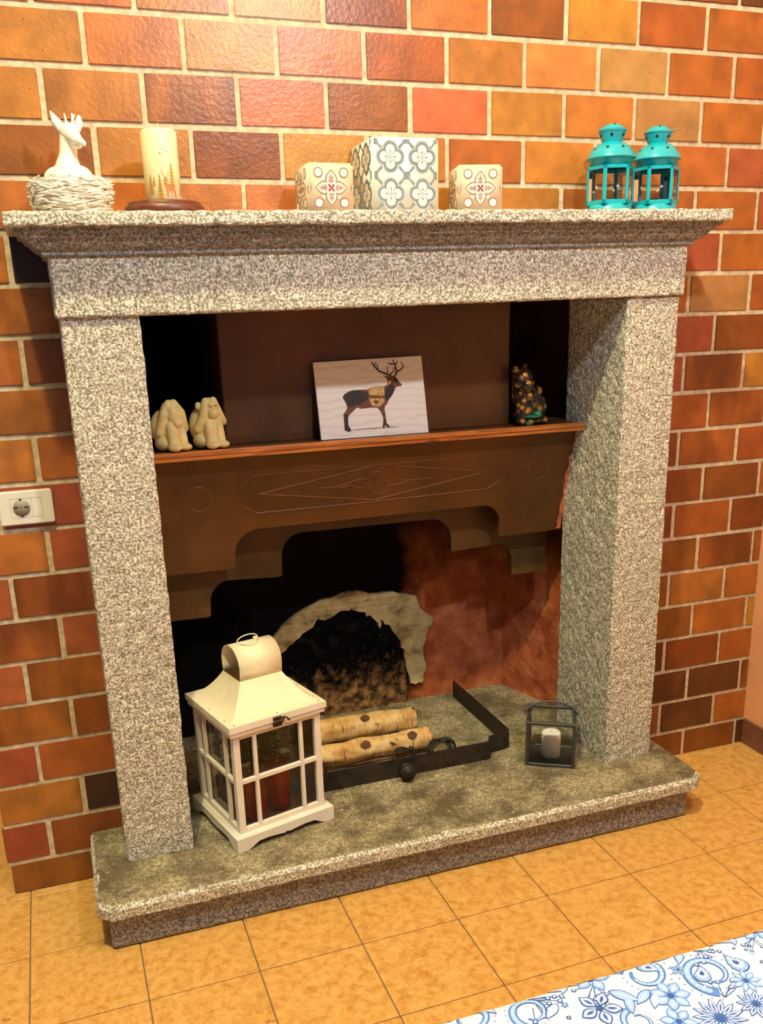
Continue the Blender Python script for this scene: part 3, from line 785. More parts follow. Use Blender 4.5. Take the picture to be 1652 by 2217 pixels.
c2 = cube_holder('cube_candle_holder', 'smaller beige cube with brown star pattern, between the big grey cube and the turquoise lanterns', .107, (.853, -.118, shelf_z(.85)), math.radians(-11), CUBEB, patt_small)

# turquoise lanterns
def teal_lantern(label, x, y, rot, hook):
    t = thing('turquoise_lantern', label, 'lantern', (x, y, shelf_z(x)), rot, 'pair of turquoise lanterns on the mantel')
    K = .001
    def lz(l): return [(r*K, z*K) for r, z in l]
    ob('base', lathe(lz([(0, 0), (58, 0), (60, 2), (59, 5), (55, 6), (54, 8), (54, 22), (50, 23), (0, 23)]), 48), TEAL, t, True)
    ob('dome', lathe(lz([(47, 110), (52, 110), (52, 126), (57, 127), (60.5, 129), (60, 131), (56, 137), (52, 146), (45, 155), (35, 162), (26, 165), (24, 167), (0, 167)]), 48), TEAL, t, True)
    ob('chimney', lathe(lz([(23, 164), (24, 166), (27, 174), (32, 184), (33.5, 190), (36, 191.5), (35.5, 193), (31, 194), (28, 199), (20, 205), (10, 208), (0, 209)]), 40), TEAL, t, True)
    A = .0525
    for k in range(6):
        a = k*PI/3 + PI/6
        fr = bmesh.new(); w_ = A*math.tan(PI/6)-.0006
        for (x0, x1, z0, z1) in ((-w_, -w_+.0058, .022, .111), (w_-.0058, w_, .022, .111), (-w_, w_, .022, .032), (-w_, w_, .103, .111)):
            box(x0, x1, -.0015, .0015, z0, z1, .0006, bm=fr)
        ap = A*math.cos(PI/6)*1.11
        m = Matrix.Rotation(a+PI/2, 4, 'Z') @ Matrix.Translation((0, -ap, 0)) 
        for v in fr.verts: v.co = Matrix.Rotation(a, 4, 'Z') @ Vector((v.co.y + ap, v.co.x, v.co.z))
        ob('window_frame', fr, TEAL, t)
        g_ = bmesh.new(); vs = [g_.verts.new(Matrix.Rotation(a, 4, 'Z') @ Vector((ap-.0005, xx, zz))) for xx, zz in ((-w_+.005, .031), (w_-.005, .031), (w_-.005, .104), (-w_+.005, .104))]
        g_.faces.new(vs); ob('pane', g_, GLASS, t)
        if k in (3, 4, 5):
            sp = []
            for cx, cz, r_ in ((.004, .062, .0055), (-.006, .052, .004)):
                for q in range(4): sp.append([(cx+math.cos(q*PI/4+d)*rr, cz+math.sin(q*PI/4+d)*rr) for d, rr in ((0, r_), (PI/2, .0004), (PI, r_), (3*PI/2, .0004))])
            ob('snowflake_print', flat(sp, lambda u, v: tuple(Matrix.Rotation(a, 4, 'Z') @ Vector((ap+.0003, u, v)))), PLASTW, t)
    st = bmesh.new()
    def on(prof_r, z, a, size, slope):
        n = Vector((math.cos(a)*math.cos(slope), math.sin(a)*math.cos(slope), math.sin(slope))); c = Vector((prof_r*math.cos(a), prof_r*math.sin(a), z)); tx = Vector((-math.sin(a), math.cos(a), 0)); ty = n.cross(tx)
        flat([star(0, 0, size, random.uniform(0, 1))], lambda u, v: tuple(c + n*.0008 + tx*u - ty*v), 0, st)
    for k in range(8): on(.0485, .1515, k*PI/4+.3, .0052, math.radians(48))
    for k in range(6): on(.0305, .181, k*PI/3+.2, .0058, math.radians(-25))
    for k in range(5): on(.0205, .205, k*2*PI/5+.9, .0042, math.radians(62))
    ob('star_cutout', st, BLACK, t)
    R_ = bmesh.new()
    if hook: tube([(.030, 0, .198), (.045, .004, .198), (.064, 0, .1985), (.046, -.005, .198), (.030, -.002, .198)], .0012, 6, R_)
    else: tube([(.033*math.cos(q), .033*math.sin(q), .1945) for q in [2*PI*k/24 for k in range(25)]], .0010, 6, R_)
    ob('wire_hook', R_, TEAL if not hook else simple('brass_wire', (170, 170, 130), .3, metal=.7), t)
    return t
teal_lantern('turquoise metal lantern with starred dome beside its twin, no wire hook sticking out', 1.222, -.125, math.radians(-16), False)
teal_lantern('turquoise metal lantern with a wire hook sticking out of its lid, tealight inside', 1.360, -.118, math.radians(-22), True)
tl = thing('tealight', 'small metal tealight standing inside the turquoise lantern', 'candle', (1.355, -.120, shelf_z(1.36)+.023))
ob('cup', lathe([(0, 0), (.019, 0), (.0195, .001), (.0195, .015), (.0188, .015), (.0186, .003), (0, .003)], 28), simple('tin', (190, 190, 190), .25, metal=.9), tl, True)
ob('wax', lathe([(.0186, .003), (.0186, .012), (0, .012)], 28), WAXW, tl)

# ------------------------------------------------------------------ things on the hood ledge
def monkey(label, loc, rot, kind):
    t = thing('monkey_figurine', label, 'figurine', loc, rot)
    def m(u, v, y=0): return ((u-490)*.000125, y, (1105-v)*.000130)
    hx = 0 if kind == 0 else .001
    pr = [('s', m(490, 400, -.002), (.0265, .025, .031)), ('s', m(490, 640, .008), (.034, .030, .040)), ('s', m(400, 700, .022), (.036, .030, .046)), ('s', m(480, 930, .010), (.036, .034, .025)), ('s', m(505, 800, -.014), (.024, .018, .038)),
          ('c', m(425, 640, -.018), m(415, 1010, -.030), .0135, .0130), ('c', m(600, 640, -.018), m(612, 1000, -.030), .0135, .0130),
          ('s', m(405, 1045, -.038), (.0165, .020, .0095)), ('s', m(625, 1042, -.038), (.0165, .020, .0095)),
          ('s', m(300, 980, .006), (.020, .028, .020)), ('s', m(690, 980, .006), (.014, .026, .019))]
    if kind == 0:
        pr += [('c', m(250, 770, .0), m(330, 420, -.010), .0135, .012), ('c', m(330, 420, -.010), m(430, 225, -.008), .012, .009), ('c', m(735, 720, .0), m(670, 420, -.010), .013, .0115), ('c', m(670, 420, -.010), m(545, 220, -.008), .0115, .009),
               ('s', m(515, 480, -.021), (.0175, .012, .022)), ('s', m(535, 580, -.028), (.0135, .012, .0135)), ('s', m(545, 480, -.028), (.005, .006, .008)), ('c', m(430, 345, -.024), m(600, 335, -.024), .004, .004)]
    else:
        pr += [('c', m(250, 740, .0), m(350, 480, -.014), .0135, .012), ('c', m(350, 480, -.014), m(400, 230, -.012), .012, .010), ('c', m(760, 640, .0), m(640, 420, -.012), .012, .011), ('c', m(640, 420, -.012), m(570, 215, -.010), .011, .009),
               ('s', m(510, 330, -.018), (.018, .010, .014)), ('s', m(515, 450, -.026), (.0145, .012, .0125)), ('s', m(515, 400, -.030), (.006, .006, .007)), ('c', m(440, 270, -.026), m(590, 262, -.026), .0035, .0035), ('s', m(275, 310, .0), (.008, .006, .010))]
    ob('body', blob(pr, .0015, 2), STONEY, t)
    e = bmesh.new()
    eyes = ((m(455, 318, -.0285)), (m(560, 312, -.0285))) if kind else ()
    for (x, y, z) in eyes: tube([(x-.004, y, z-.001), (x, y-.0008, z), (x+.004, y, z-.001)], .0009, 5, e)
    for u in (560, 610, 655): tube([m(u, 1062, -.0565), m(u+2, 1046, -.0580)], .0006, 4, e)
    ob('carved_lines', e, simple('dark_glaze_line', (120, 100, 56), .7), t)
    return t
monkey('pale yellow stone monkey covering its ears with both arms, next to the pillar', (.108, .064, LZ+.0034), math.radians(14), 0)
monkey('pale yellow stone monkey with raised brow and hands beside its eyes, near the wooden picture', (.203, .066, LZ+.0034), math.radians(12), 1)
# wooden picture
PO = pY(696, 953, .040); PB = pY(928, 936, .040)
tn = math.radians(12)
pn = Vector((0, math.cos(tn), -math.sin(tn))); pu = Vector((1, 0, (PB.z-PO.z)/(PB.x-PO.x))).normalized(); pu = (pu - pn*pu.dot(pn)).normalized(); pv = pn.cross(pu); pv = pv if pv.z > 0 else -pv
PO = Vector((PO.x, .044, LZ + .001)); 
def toP(px, py):
    q = pPl(px, py, PO, pn) - PO; return (q.dot(pu), q.dot(pv))
corn = [toP(696, 953), toP(928, 936), toP(912, 770), toP(678, 785)]
mnv = min(c[1] for c in corn); PO = PO - pv*0
pw = .29; ph = .197
pic = thing('wooden_picture', 'pale wooden board printed with a brown stag, leaning on the hood ledge', 'picture')
def PP(u, v, d=0): return tuple(PO + pu*u + pv*(v-mnv) + pn*d)
ob('board', prism(corn, lambda u, v, d: PP(u, v, d), .009), PLY, pic)
pic.children[0].data.materials.append(PLYE)
def cp(l): return [toP(700+u*.1392, 760+v*.1392) for u, v in l]
body = [(298,715),(330,670),(390,630),(470,608),(590,603),(680,600),(740,575),(800,555),(900,548),(960,545),(985,520),(1000,470),(995,440),(935,380),(1020,395),(1060,385),(1110,385),(1150,430),(1180,480),(1222,515),(1215,545),(1160,550),(1120,575),(1100,630),(1070,690),(1030,740),(1005,790),(985,830),(950,870),(955,930),(972,1000),(975,1060),(985,1120),(1045,1180),(1000,1188),(965,1150),(945,1205),(920,1185),(930,1120),(935,1050),(900,960),(865,905),(830,878),(740,880),(585,900),(540,880),(520,880),(470,930),(400,1000),(385,1050),(390,1150),(440,1240),(390,1262),(330,1230),(325,1120),(310,990),(350,930),(372,890),(360,830),(330,775)]
ob('stag_body_print', flat([cp(body)], lambda u, v: PP(u, v, -.0004)), SBROWN, pic)
dark = [[(305,715),(335,675),(395,638),(470,615),(585,610),(600,640),(630,615),(650,650),(690,640),(705,740),(640,790),(560,830),(480,855),(385,880),(370,830),(335,770)], [(960,560),(985,600),(1015,540),(1040,510),(1070,520),(1110,570),(1070,685),(1030,738),(985,770),(960,760)], [(325,1000),(380,990),(380,1060),(390,1150),(430,1235),(385,1255),(340,1225),(330,1120)], [(940,1060),(975,1060),(985,1125),(1040,1180),(990,1180),(955,1140),(942,1195),(925,1185),(935,1120)], [(1100,400),(1150,435),(1175,480),(1120,490),(1080,440)]]
ob('stag_dark_print', flat([cp(d) for d in dark], lambda u, v: PP(u, v, -.0006)), SDARK, pic)
ob('stag_sand_print', flat([cp([(705,600),(745,582),(800,562),(900,556),(948,555),(950,690),(715,690)]), cp([(715,735),(950,735),(955,780),(900,850),(860,865),(760,850),(720,780)]), cp([(1005,480),(1055,450),(1050,500),(1000,530),(975,545)])], lambda u, v: PP(u, v, -.0006)), SSAND, pic)
ob('stag_spot_print', flat([cp(circ(825, 793, 45, 16, 26)), cp(circ(920, 870, 40, 12, 30))], lambda u, v: PP(u, v, -.0008)), SBROWN, pic)
hr = [line([(1055,385),(950,345),(870,315),(810,260),(770,215),(745,165)], 17), line([(1000,345),(998,290),(995,225)], 9), line([(850,290),(835,230),(850,190)], 11), line([(800,245),(800,200),(830,160)], 11), line([(775,215),(765,175)], 8), line([(1045,360),(1090,310),(1110,250)], 13),
      line([(1115,385),(1140,320),(1125,250),(1110,190),(1065,130)], 17), line([(1110,210),(1040,195),(990,180)], 12), line([(1125,210),(1150,175),(1135,140)], 10), line([(1150,320),(1210,285),(1245,235),(1205,165)], 14), line([(1080,200),(1030,215)], 8)]
ob('antler_print', flat([cp(h) for h in hr], lambda u, v: PP(u, v, -.0006)), SHORN, pic)
ob('ground_shadow_print', flat([cp([(265,1248),(500,1218),(730,1195),(930,1185),(1100,1172),(1200,1172),(1090,1190),(900,1205),(720,1215),(520,1228)])], lambda u, v: PP(u, v, -.0003)), SGREY, pic)
# glazed cat
def k_(u, v, y=0): return ((u-800)*.000132, y, (1570-v)*.000121)
ct = thing('glazed_animal_figurine', 'glossy black and amber spotted ceramic animal sitting on the hood ledge', 'figurine', (1.113, .082, LZ+.0034))
pr = [('s', k_(600, 540, -.016), (.031, .030, .034)), ('s', k_(430, 340, -.012), (.0115, .008, .0115)), ('s', k_(690, 300, -.008), (.0120, .008, .0135)), ('s', k_(620, 680, -.038), (.020, .017, .018)), ('s', k_(510, 640, -.028), (.017, .014, .019)), ('s', k_(720, 640, -.022), (.017, .014, .019)),
      ('c', k_(650, 700, -.004), k_(720, 1000, .0), .031, .038), ('c', k_(760, 850, .004), k_(930, 1180, .008), .033, .041), ('s', k_(1010, 1230, .004), (.031, .036, .041)), ('c', k_(560, 950, -.022), k_(520, 1490, -.028), .020, .0135), ('c', k_(730, 950, -.024), k_(710, 1490, -.030), .020, .0135), ('s', k_(800, 1380, .0), (.045, .032, .022)),
      ('s', k_(500, 1510, -.040), (.015, .016, .0095)), ('s', k_(700, 1510, -.044), (.015, .016, .0095)), ('s', k_(1050, 1505, -.026), (.017, .020, .0105)), ('s', k_(900, 1515, -.034), (.013, .013, .009)), ('c', k_(1120, 800, .016), k_(1160, 1400, .012), .0085, .012), ('c', k_(1040, 1000, .012), k_(1120, 800, .016), .010, .008)]
ob('glazed_body', blob(pr, .0015, 2), TORT, ct)
ob('green_collar', blob([('s', k_(770, 1400, -.040), (.026, .012, .006)), ('s', k_(900, 1350, -.034), (.013, .012, .010)), ('s', k_(610, 1540, -.054), (.010, .008, .006))], .0015, 2), GREENG, ct)

# ------------------------------------------------------------------ hearth things
# iron grate frame
gr = thing('fire_grate_frame', 'low black iron fender strip with a knob around the logs on the hearth', 'fireplace fender', (.66, .2, HT))
def strip(pts, h=.060, th=.005, name='side_strip'):
    b = bmesh.new(); n = len(pts); vs = []
    for i, (x, y) in enumerate(pts):
        a, c = Vector(pts[max(0, i-1)]), Vector(pts[min(n-1, i+1)]); d = (c-a).normalized(); nn = Vector((-d.y, d.x))*th/2
        vs.append([b.verts.new((x+s*nn.x-.66, y+s*nn.y-.2, z)) for s, z in ((-1, 0), (1, 0), (1, h), (-1, h))])
    for A, B in zip(vs, vs[1:]):
        for k in range(4): b.faces.new((A[k], A[(k+1) % 4], B[(k+1) % 4], B[k]))
    b.faces.new(vs[0][::-1]); b.faces.new(vs[-1]); bmesh.ops.recalc_face_normals(b, faces=b.faces[:])
    return ob(name, b, IRON, gr)
strip([(.384, -.026), (.45, -.026), (.70, -.024), (.940, -.024), (.952, -.020), (.957, -.010), (.962, .004)], .058, .006, 'front_strip')
strip([(.966, .012), (.985, .014), (1.005, .016), (1.036, .022), (1.038, .03)], .056, .005, 'corner_strip')
strip([(1.038, .028), (1.038, .2), (1.036, .400), (1.036, .446)], .060, .005, 'side_strip')
kn = ob('knob', lathe([(0, 0), (.008, .0), (.008, .008), (.017, .010), (.017, .019), (.012, .021), (.012, .024), (.019, .026), (.020, .036), (.015, .038), (.015, .041), (.011, .048), (0, .049)], 28), IRON, gr, True)
kn.rotation_euler.x = PI/2; kn.location = (.672-.66, -.026-.2, .030); kn.scale = (1.2, 1.2, 1.1)
# birch logs
def log(name, label, p0, p1, r0, r1, seed):
    p0, p1 = Vector(p0), Vector(p1); d = p1-p0; L = d.length
    t = thing(name, label, 'log', p0.lerp(p1, .5)); q = d.to_track_quat('X', 'Z')
    t.rotation_mode = 'QUATERNION'; t.rotation_quaternion = q
    b = bmesh.new(); n, m_ = 28, 40; rings = []
    for i in range(m_+1):
        x = -L/2+L*i/m_; r = r0+(r1-r0)*i/m_; row = []
        for k in range(n):
            a = 2*PI*k/n; dd = noise.noise(Vector((x*14+seed, math.cos(a)*1.6, math.sin(a)*1.6)))*.006 + noise.noise(Vector((x*50+seed, math.cos(a)*5, math.sin(a)*5)))*.0018
            row.append(b.verts.new((x, (r+dd)*math.cos(a), (r+dd)*math.sin(a))))
        rings.append(row)
    for A, B in zip(rings, rings[1:]):
        for k in range(n): b.faces.new((A[k], A[(k+1) % n], B[(k+1) % n], B[k]))
    ob('bark', b, BIRCH, t, True)
    for s, row_r, x in ((-1, r0, -L/2), (1, r1, L/2)):
        e = bmesh.new(); vs = [e.verts.new((x, row_r*.985*math.cos(2*PI*k/n), row_r*.985*math.sin(2*PI*k/n))) for k in range(n)]; e.faces.new(vs if s > 0 else vs[::-1])
        ob('cut_end', e, BARK_END, t)
    rr = random.Random(seed)
    for (fx, a) in ((.02, -1.75), (.36, -1.6)) if seed < 5 else ((.12, -1.5),):
        kb = bmesh.new(); r = r0+(r1-r0)*(fx+.5); c = Vector((fx*L, r*math.cos(a-.6), -r*math.sin(a-.6))); nrm = Vector((0, c.y, c.z)).normalized(); tx = Vector((1, 0, 0)); ty = nrm.cross(tx)
        for j, rad in enumerate((.016, .009)):
            vs = [kb.verts.new(c + nrm*(.0035+j*.002) + tx*rad*math.cos(2*PI*k/12)*(.85+.3*rr.random()) + ty*rad*.8*math.sin(2*PI*k/12)*(.85+.3*rr.random())) for k in range(12)]
            ce = kb.verts.new(c + nrm*(.0045+j*.003))
            for k in range(12): kb.faces.new((vs[k], vs[(k+1) % 12], ce))
        ob('knot', kb, simple('bark_knot', (92, 60, 36), .85, var=.4, scale=200), t)
    return t
log('birch_log', 'smooth cream birch log lying in front, behind the iron fender', (.36, .100, HT+.047), (.800, .098, HT+.045), .034, .031, 1)
log('birch_log', 'thicker flaking birch log lying behind the other, against the sooty rubble', (.36, .266, HT+.043), (.812, .258, HT+.040), .041, .037, 7)
for k, (a, c, r) in enumerate((((.380, .020, HT+.008), (.632, .022, HT+.008), .008), ((.37, .094, HT+.007), (.76, .092, HT+.007), .0075), ((.80, .20, HT+.006), (.885, .115, HT+.006), .006))):
    pts = [Vector(a).lerp(Vector(c), q/6) + Vector((0, random.uniform(-.003, .003), random.uniform(-.001, .001))) for q in range(7)]
    tag(ob('kindling_stick', tube(pts, [r*.6, r, r*.9, r, r*.85, r, r*.5], 7), STICK, None, True), ('thin pale stick between the iron fender and the front log', 'short pale stick under the front log', 'dry stick lying beyond the log ends')[k], 'stick')
def coil(cx, cy, cz, R, turns, tilt, seed, name, label, r=.004):
    rr = random.Random(seed); b = bmesh.new(); pts = []
    for k in range(int(turns*22)+1):
        a = 2*PI*k/22; Rk = R*(.82+.34*noise.noise(Vector((a*.35, seed, 0)))); m = Matrix.Rotation(.8*noise.noise(Vector((a*.12, 3, seed))), 3, 'Y') @ Matrix.Rotation(tilt+.9*noise.noise(Vector((a*.13, seed, 2))), 3, 'X')
        pts.append(Vector((cx+.018*noise.noise(Vector((a*.2, 1, seed))), cy, cz)) + m @ Vector((Rk*math.cos(a), Rk*.8*math.sin(a), .003*k/22)))
    zmin = min(p.z for p in pts)
    for p in pts: p.z += HT+r-zmin
    tube(pts, r, 7, b); return tag(ob(name, b, IRON, None, True), label, 'wire')
coil(.812, .034, HT+.046, .044, 6.2, 1.0, 2, 'wire_coil', 'larger tangled black wire coil leaning against the front log end', .0038)
coil(.690, .034, HT+.032, .040, 2.1, .95, 5, 'wire_coil', 'smaller black wire coil by the fender knob', .0035)
coil(.748, .032, HT+.010, .016, 3.4, .15, 8, 'wire_coil', 'flat black wire coil lying between the two others', .0042)
b = bmesh.new(); tube([(.40, .042, HT+.003), (.425, .040, HT+.03), (.45, .042, HT+.055), (.458, .044, HT+.05), (.452, .042, HT+.02), (.49, .044, HT+.003)], .003, 6, b)
tag(ob('bent_wire', b, IRON, None, True), 'single bent black wire sticking up beside the white lantern', 'wire')

# white lantern
LX, LY, LR = .240, -.072, math.radians(15)
la = thing('white_lantern', 'large whitewashed wooden lantern with arched cream metal roof on the hearth', 'lantern', (LX, LY, HT), LR)
B2 = .1425
def skirt(side):
    E2 = B2 if side % 2 == 0 else B2-.0004; T2 = .038 if side % 2 == 0 else .0376
    u = [(-E2, 0.0), (-E2, T2), (E2, T2), (E2, 0.0)]
    bot = [(B2*.80, 0), (B2*.70, .006), (B2*.58, .016), (B2*.36, .017), (B2*.16, .014), (B2*.05, .012), (0, .015), (-B2*.05, .012), (-B2*.16, .014), (-B2*.36, .017), (-B2*.58, .016), (-B2*.70, .006), (-B2*.80, 0)]
    R_ = Matrix.Rotation(side*PI/2, 4, 'Z')
    return prism(u + bot, lambda x, z, d: tuple(R_ @ Vector((x, -B2+(0 if side % 2 == 0 else .0003)+d, z))), .016)
for s in range(4): ob('base_skirt', skirt(s), WHITEW, la)
ob('base_board', box(-B2+.012, B2-.012, -B2+.012, B2-.012, .020, .034, .001), WHITEW, la)
ob('base_trim', box(-B2+.008, B2-.008, -B2+.008, B2-.008, .0335, .040, .002), WHITEW, la)
Q = .125; Z0, Z1 = .039, .318
for sx in (-1, 1):
    for sy in (-1, 1): ob('corner_post', box(*sorted((sx*Q, sx*(Q-.018))), *sorted((sy*Q, sy*(Q-.018))), Z0, Z1, .001), WHITEW, la)
for s in range(4):
    R_ = Matrix.Rotation(s*PI/2, 4, 'Z')
    def side_box(nm, x0, x1, y0, y1, z0, z1):
        b = box(x0, x1, y0, y1, z0, z1, .0008)
        for v in b.verts: v.co = R_ @ v.co
        return ob(nm, b, WHITEW, la)
    side_box('rail', -Q+.018, Q-.018, -Q, -Q+.014, Z0, Z0+.014); side_box('rail', -Q+.018, Q-.018, -Q, -Q+.014, Z1-.016, Z1)
    side_box('mullion', -Q+.018, Q-.018, -Q-.001, -Q+.010, .178, .189)
    for x in (-.066, .066): side_box('mullion', x-.005, x+.005, -Q-.0005, -Q+.0095, Z0+.012, Z1-.014)
    g_ = bmesh.new(); g_.faces.new([g_.verts.new(R_ @ Vector((x, -Q+.011, z))) for x, z in ((-Q+.018, Z0+.012), (Q-.018, Z0+.012), (Q-.018, Z1-.014), (-Q+.018, Z1-.014))]); ob('pane', g_, GLASS, la)
b = bmesh.new(); e_ = .138
for (o_, z0, z1) in ((e_-.004, Z1-.002, Z1+.012), (e_, Z1+.011, Z1+.027)):
    ib = o_-.02
    for (x0, x1, y0, y1) in ((-o_, o_, -o_, -ib), (-o_, o_, ib, o_), (-o_, -ib, -ib, ib), (ib, o_, -ib, ib)): box(x0, x1, y0, y1, z0, z1, bm=b)
ob('lid_frame', b, WHITEW, la)
b = bmesh.new(); rings = []
for k in range(13):
    t = k/12; hx = e_-.002 + (.060-e_+.002)*(1-(1-t)**1.0); z = Z1+.0275 + .075*(t**1.9)
    hy = e_-.002 + (.050-e_+.002)*t
    rings.append([b.verts.new((sx*hx, sy*hy, z)) for sx, sy in ((-1,-1),(1,-1),(1,1),(-1,1))])
for A, B in zip(rings, rings[1:]):
    for k in range(4): b.faces.new((A[k], A[(k+1) % 4], B[(k+1) % 4], B[k]))
roof = ob('roof', b, WMETAL, la)
ZR = Z1+.0275+.075
b = bmesh.new(); n = 20; rows = []
prf = [(-.050, 0), (-.053, .018)] + [(-.054*math.cos(PI*k/n), .034+.050*math.sin(PI*k/n)) for k in range(n+1)] + [(.053, .018), (.050, 0)]
for x in (-.060, .060): rows.append([b.verts.new((x, y, ZR-.001+z)) for y, z in prf])
for k in range(len(prf)-1): b.faces.new((rows[0][k], rows[1][k], rows[1][k+1], rows[0][k+1]))
va = ob('roof_vault', b, WMETAL, la, True); md = va.modifiers.new('thick', 'SOLIDIFY'); md.thickness = .0015
ZT = ZR+.083
b = bmesh.new(); tube([(.026*math.cos(q)-.008, .026*math.sin(q), ZT+.007+.006*math.cos(q)) for q in [2*PI*k/28 for k in range(28)]], .0016, 6, b, closed=True)
ob('carry_ring', b, WMETAL, la, True)
ob('ring_clip', box(.010, .022, -.006, .006, ZT-.001, ZT+.009, .002), WMETAL, la)
b = bmesh.new()
for (x, y) in ((-.12, -.128), (0, -.128), (.12, -.128), (-.128, 0), (.128, 0), (-.12, .12), (.12, .12), (-.128, -.09), (.128, -.09)):
    lathe([(.0018, Z1+.0278), (.0015, Z1+.0295), (0, Z1+.030)], 8, b, (x, y, 0))
ob('roof_screws', b, BRONZE, la)
b = bmesh.new()
for z in (Z1+.019, Z1+.003):
    box(-.018, .006, -e_-.003, -e_+.003, z-.005, z+.005, .001, bm=b); lathe([(.006, 0), (.006, .004), (0, .004)], 10, b, (-.006, -e_-.002, z))
tube([(-.006, -e_-.005, Z1+.018), (.010, -e_-.008, Z1+.022), (.018, -e_-.009, Z1+.018), (.022, -e_-.008, Z1+.010), (.026, -e_-.008, Z1+.010)], .0022, 6, b); tube([(.010, -e_-.007, Z1+.020), (.002, -e_-.007, Z1+.006), (-.004, -e_-.006, Z1+.002)], .002, 6, b)
ob('latch', b, BRONZE, la)
LM = Matrix.Translation((LX, LY, HT)) @ Matrix.Rotation(LR, 4, 'Z')
def inl(x, y, z): return tuple(LM @ Vector((x, y, z)))
def candle(name, label, loc, r, h, mat, cat='candle'):
    t = thing(name, label, cat, loc)
    ob('wax_body', lathe([(0, 0), (r-.002, 0), (r, .002), (r, h-.004), (r-.003, h), (r*.6, h-.001), (0, h-.004)], 36), mat, t, True)
    ob('wick', tube([(0, 0, h-.004), (.0005, 0, h+.006), (.0018, 0, h+.012)], .001, 5), WICK, t); return t
LF = .0396                              # top of the lantern floor
def in_lantern(px, py, r):             # photo pixel of a candle's foot -> a place on the lantern floor, clear of the panes
    p = pZ(px, py, HT+LF); vd = (p-CAM); vd.z = 0; vd.normalize(); p = p + vd*r; inv = LM.inverted(); lim = Q-.0145-r
    for _ in range(200):
        q = inv @ p
        if q.y >= -lim: break
        p = p + vd*.001
    q = inv @ p; q.x = max(-lim, min(lim, q.x)); q.y = max(-lim, min(lim, q.y)); q.z = LF
    return LM @ q
RC1, RC2 = in_lantern(559, 1803, .027), in_lantern(606, 1757, .032)
candle('red_candle', 'tall red pillar candle at the front inside the white lantern', RC1, .027, .128, RED)
candle('red_candle', 'wider red pillar candle further back inside the white lantern', RC2, .032, .128, RED)
# fir
fi = thing('fir_sprig', 'dark green artificial fir sprig behind the red candles in the white lantern', 'fir sprig', inl(.004, .050, LF), LR)
FM = (Matrix.Translation(inl(.004, .050, LF)) @ Matrix.Rotation(LR, 4, 'Z')).inverted()
RCL = [(FM @ RC1, .027), (FM @ RC2, .032)]
def hits_candle(p): return p.z < .145 and any((p.x-c.x)**2+(p.y-c.y)**2 < (r+.002)**2 for c, r in RCL)
b = bmesh.new(); tube([(0, 0, 0), (0, .0, .12), (-.004, -.005, .24)], [.004, .003, .0015], 6, b)
nb = bmesh.new(); rr = random.Random(11)
for k in range(130):
    z = .08+.18*rr.random(); a = rr.uniform(0, 2*PI); L = .075*(1.15-(z-.06)/.26)+.014
    p0 = Vector((0, 0, z)); dr = Vector((math.cos(a), math.sin(a)*.8, rr.uniform(-.1, .45))).normalized(); p1 = p0+dr*L
    p1.y = max(-.06, min(p1.y, .048)); p1.x = max(-.085, min(.085, p1.x)); p1.z = min(p1.z, .262)
    if any(hits_candle(p0.lerp(p1, q/8)) for q in range(9)): continue
    tube([p0, p1], [.0016, .0007], 4, b)
    for q in range(80):
        c = p0.lerp(p1, rr.uniform(.1, 1)); dd = (dr*rr.uniform(.2, .9) + Vector((rr.uniform(-1, 1), rr.uniform(-1, 1), rr.uniform(-1, 1)))).normalized()*rr.uniform(.012, .020); s_ = dd.orthogonal().normalized()*.0015
        e = c+dd
        if e.y > .056 or e.y < -.07 or abs(e.x) > .092 or e.z > .27 or hits_candle(e) or hits_candle(c.lerp(e, .5)) or hits_candle(c): continue
        nb.faces.new([nb.verts.new(v) for v in (c-s_, c+s_, e)])
ob('stems', b, FIRB, fi); nd = ob('needles', nb, FIR, fi); nd['kind'] = 'stuff'
# small lantern
A0, A1 = pZ(1137, 1657, HT), pZ(1244, 1665, HT)
d = A1-A0; sw = d.length; SR = math.atan2(d.y, d.x); sm = (A0+A1)/2; dep = .135; SHH = .142
nrm = Vector((-math.sin(SR), math.cos(SR), 0)); ctr = sm + nrm*dep/2
sl = thing('small_lantern', 'small square grey metal lantern with glass sides next to the granite pillar', 'lantern', (ctr.x, ctr.y, HT), SR)
w2, d2, bt = sw/2, dep/2, .0095
for sx in (-1, 1):
    for sy in (-1, 1): ob('post', box(*sorted((sx*w2, sx*(w2-bt))), *sorted((sy*d2, sy*(d2-bt))), 0, SHH, .0008), DGREY, sl)
for z in (0, SHH-bt):
    for sy in (-1, 1): ob('rail', box(-w2+bt, w2-bt, *sorted((sy*d2, sy*(d2-bt))), z, z+bt, .0008), DGREY, sl)
    for sx in (-1, 1): ob('rail', box(*sorted((sx*w2, sx*(w2-bt))), -d2+bt, d2-bt, z, z+bt, .0008), DGREY, sl)
ob('bottom_plate', box(-w2+.004, w2-.004, -d2+.004, d2-.004, .004, .008), DGREY, sl)
for (a, c) in (((-w2+.004, -d2+.004), (w2-.004, -d2+.004)), ((-w2+.004, d2-.004), (w2-.004, d2-.004)), ((-w2+.004, -d2+.004), (-w2+.004, d2-.004)), ((w2-.004, -d2+.004), (w2-.004, d2-.004))):
    g_ = bmesh.new(); g_.faces.new([g_.verts.new(v) for v in ((*a, .008), (*c, .008), (*c, SHH-.008), (*a, SHH-.008))]); ob('pane', g_, GLASS, sl)
b = bmesh.new(); hp_ = []
for k in range(21):
    a = PI*k/20; hp_.append((-(w2+.004)*math.cos(a), .004+.020*math.sin(a), SHH-.004+.034*math.sin(a)))
tube(hp_, .0036, 8, b); ob('handle', b, DGREY, sl, True)
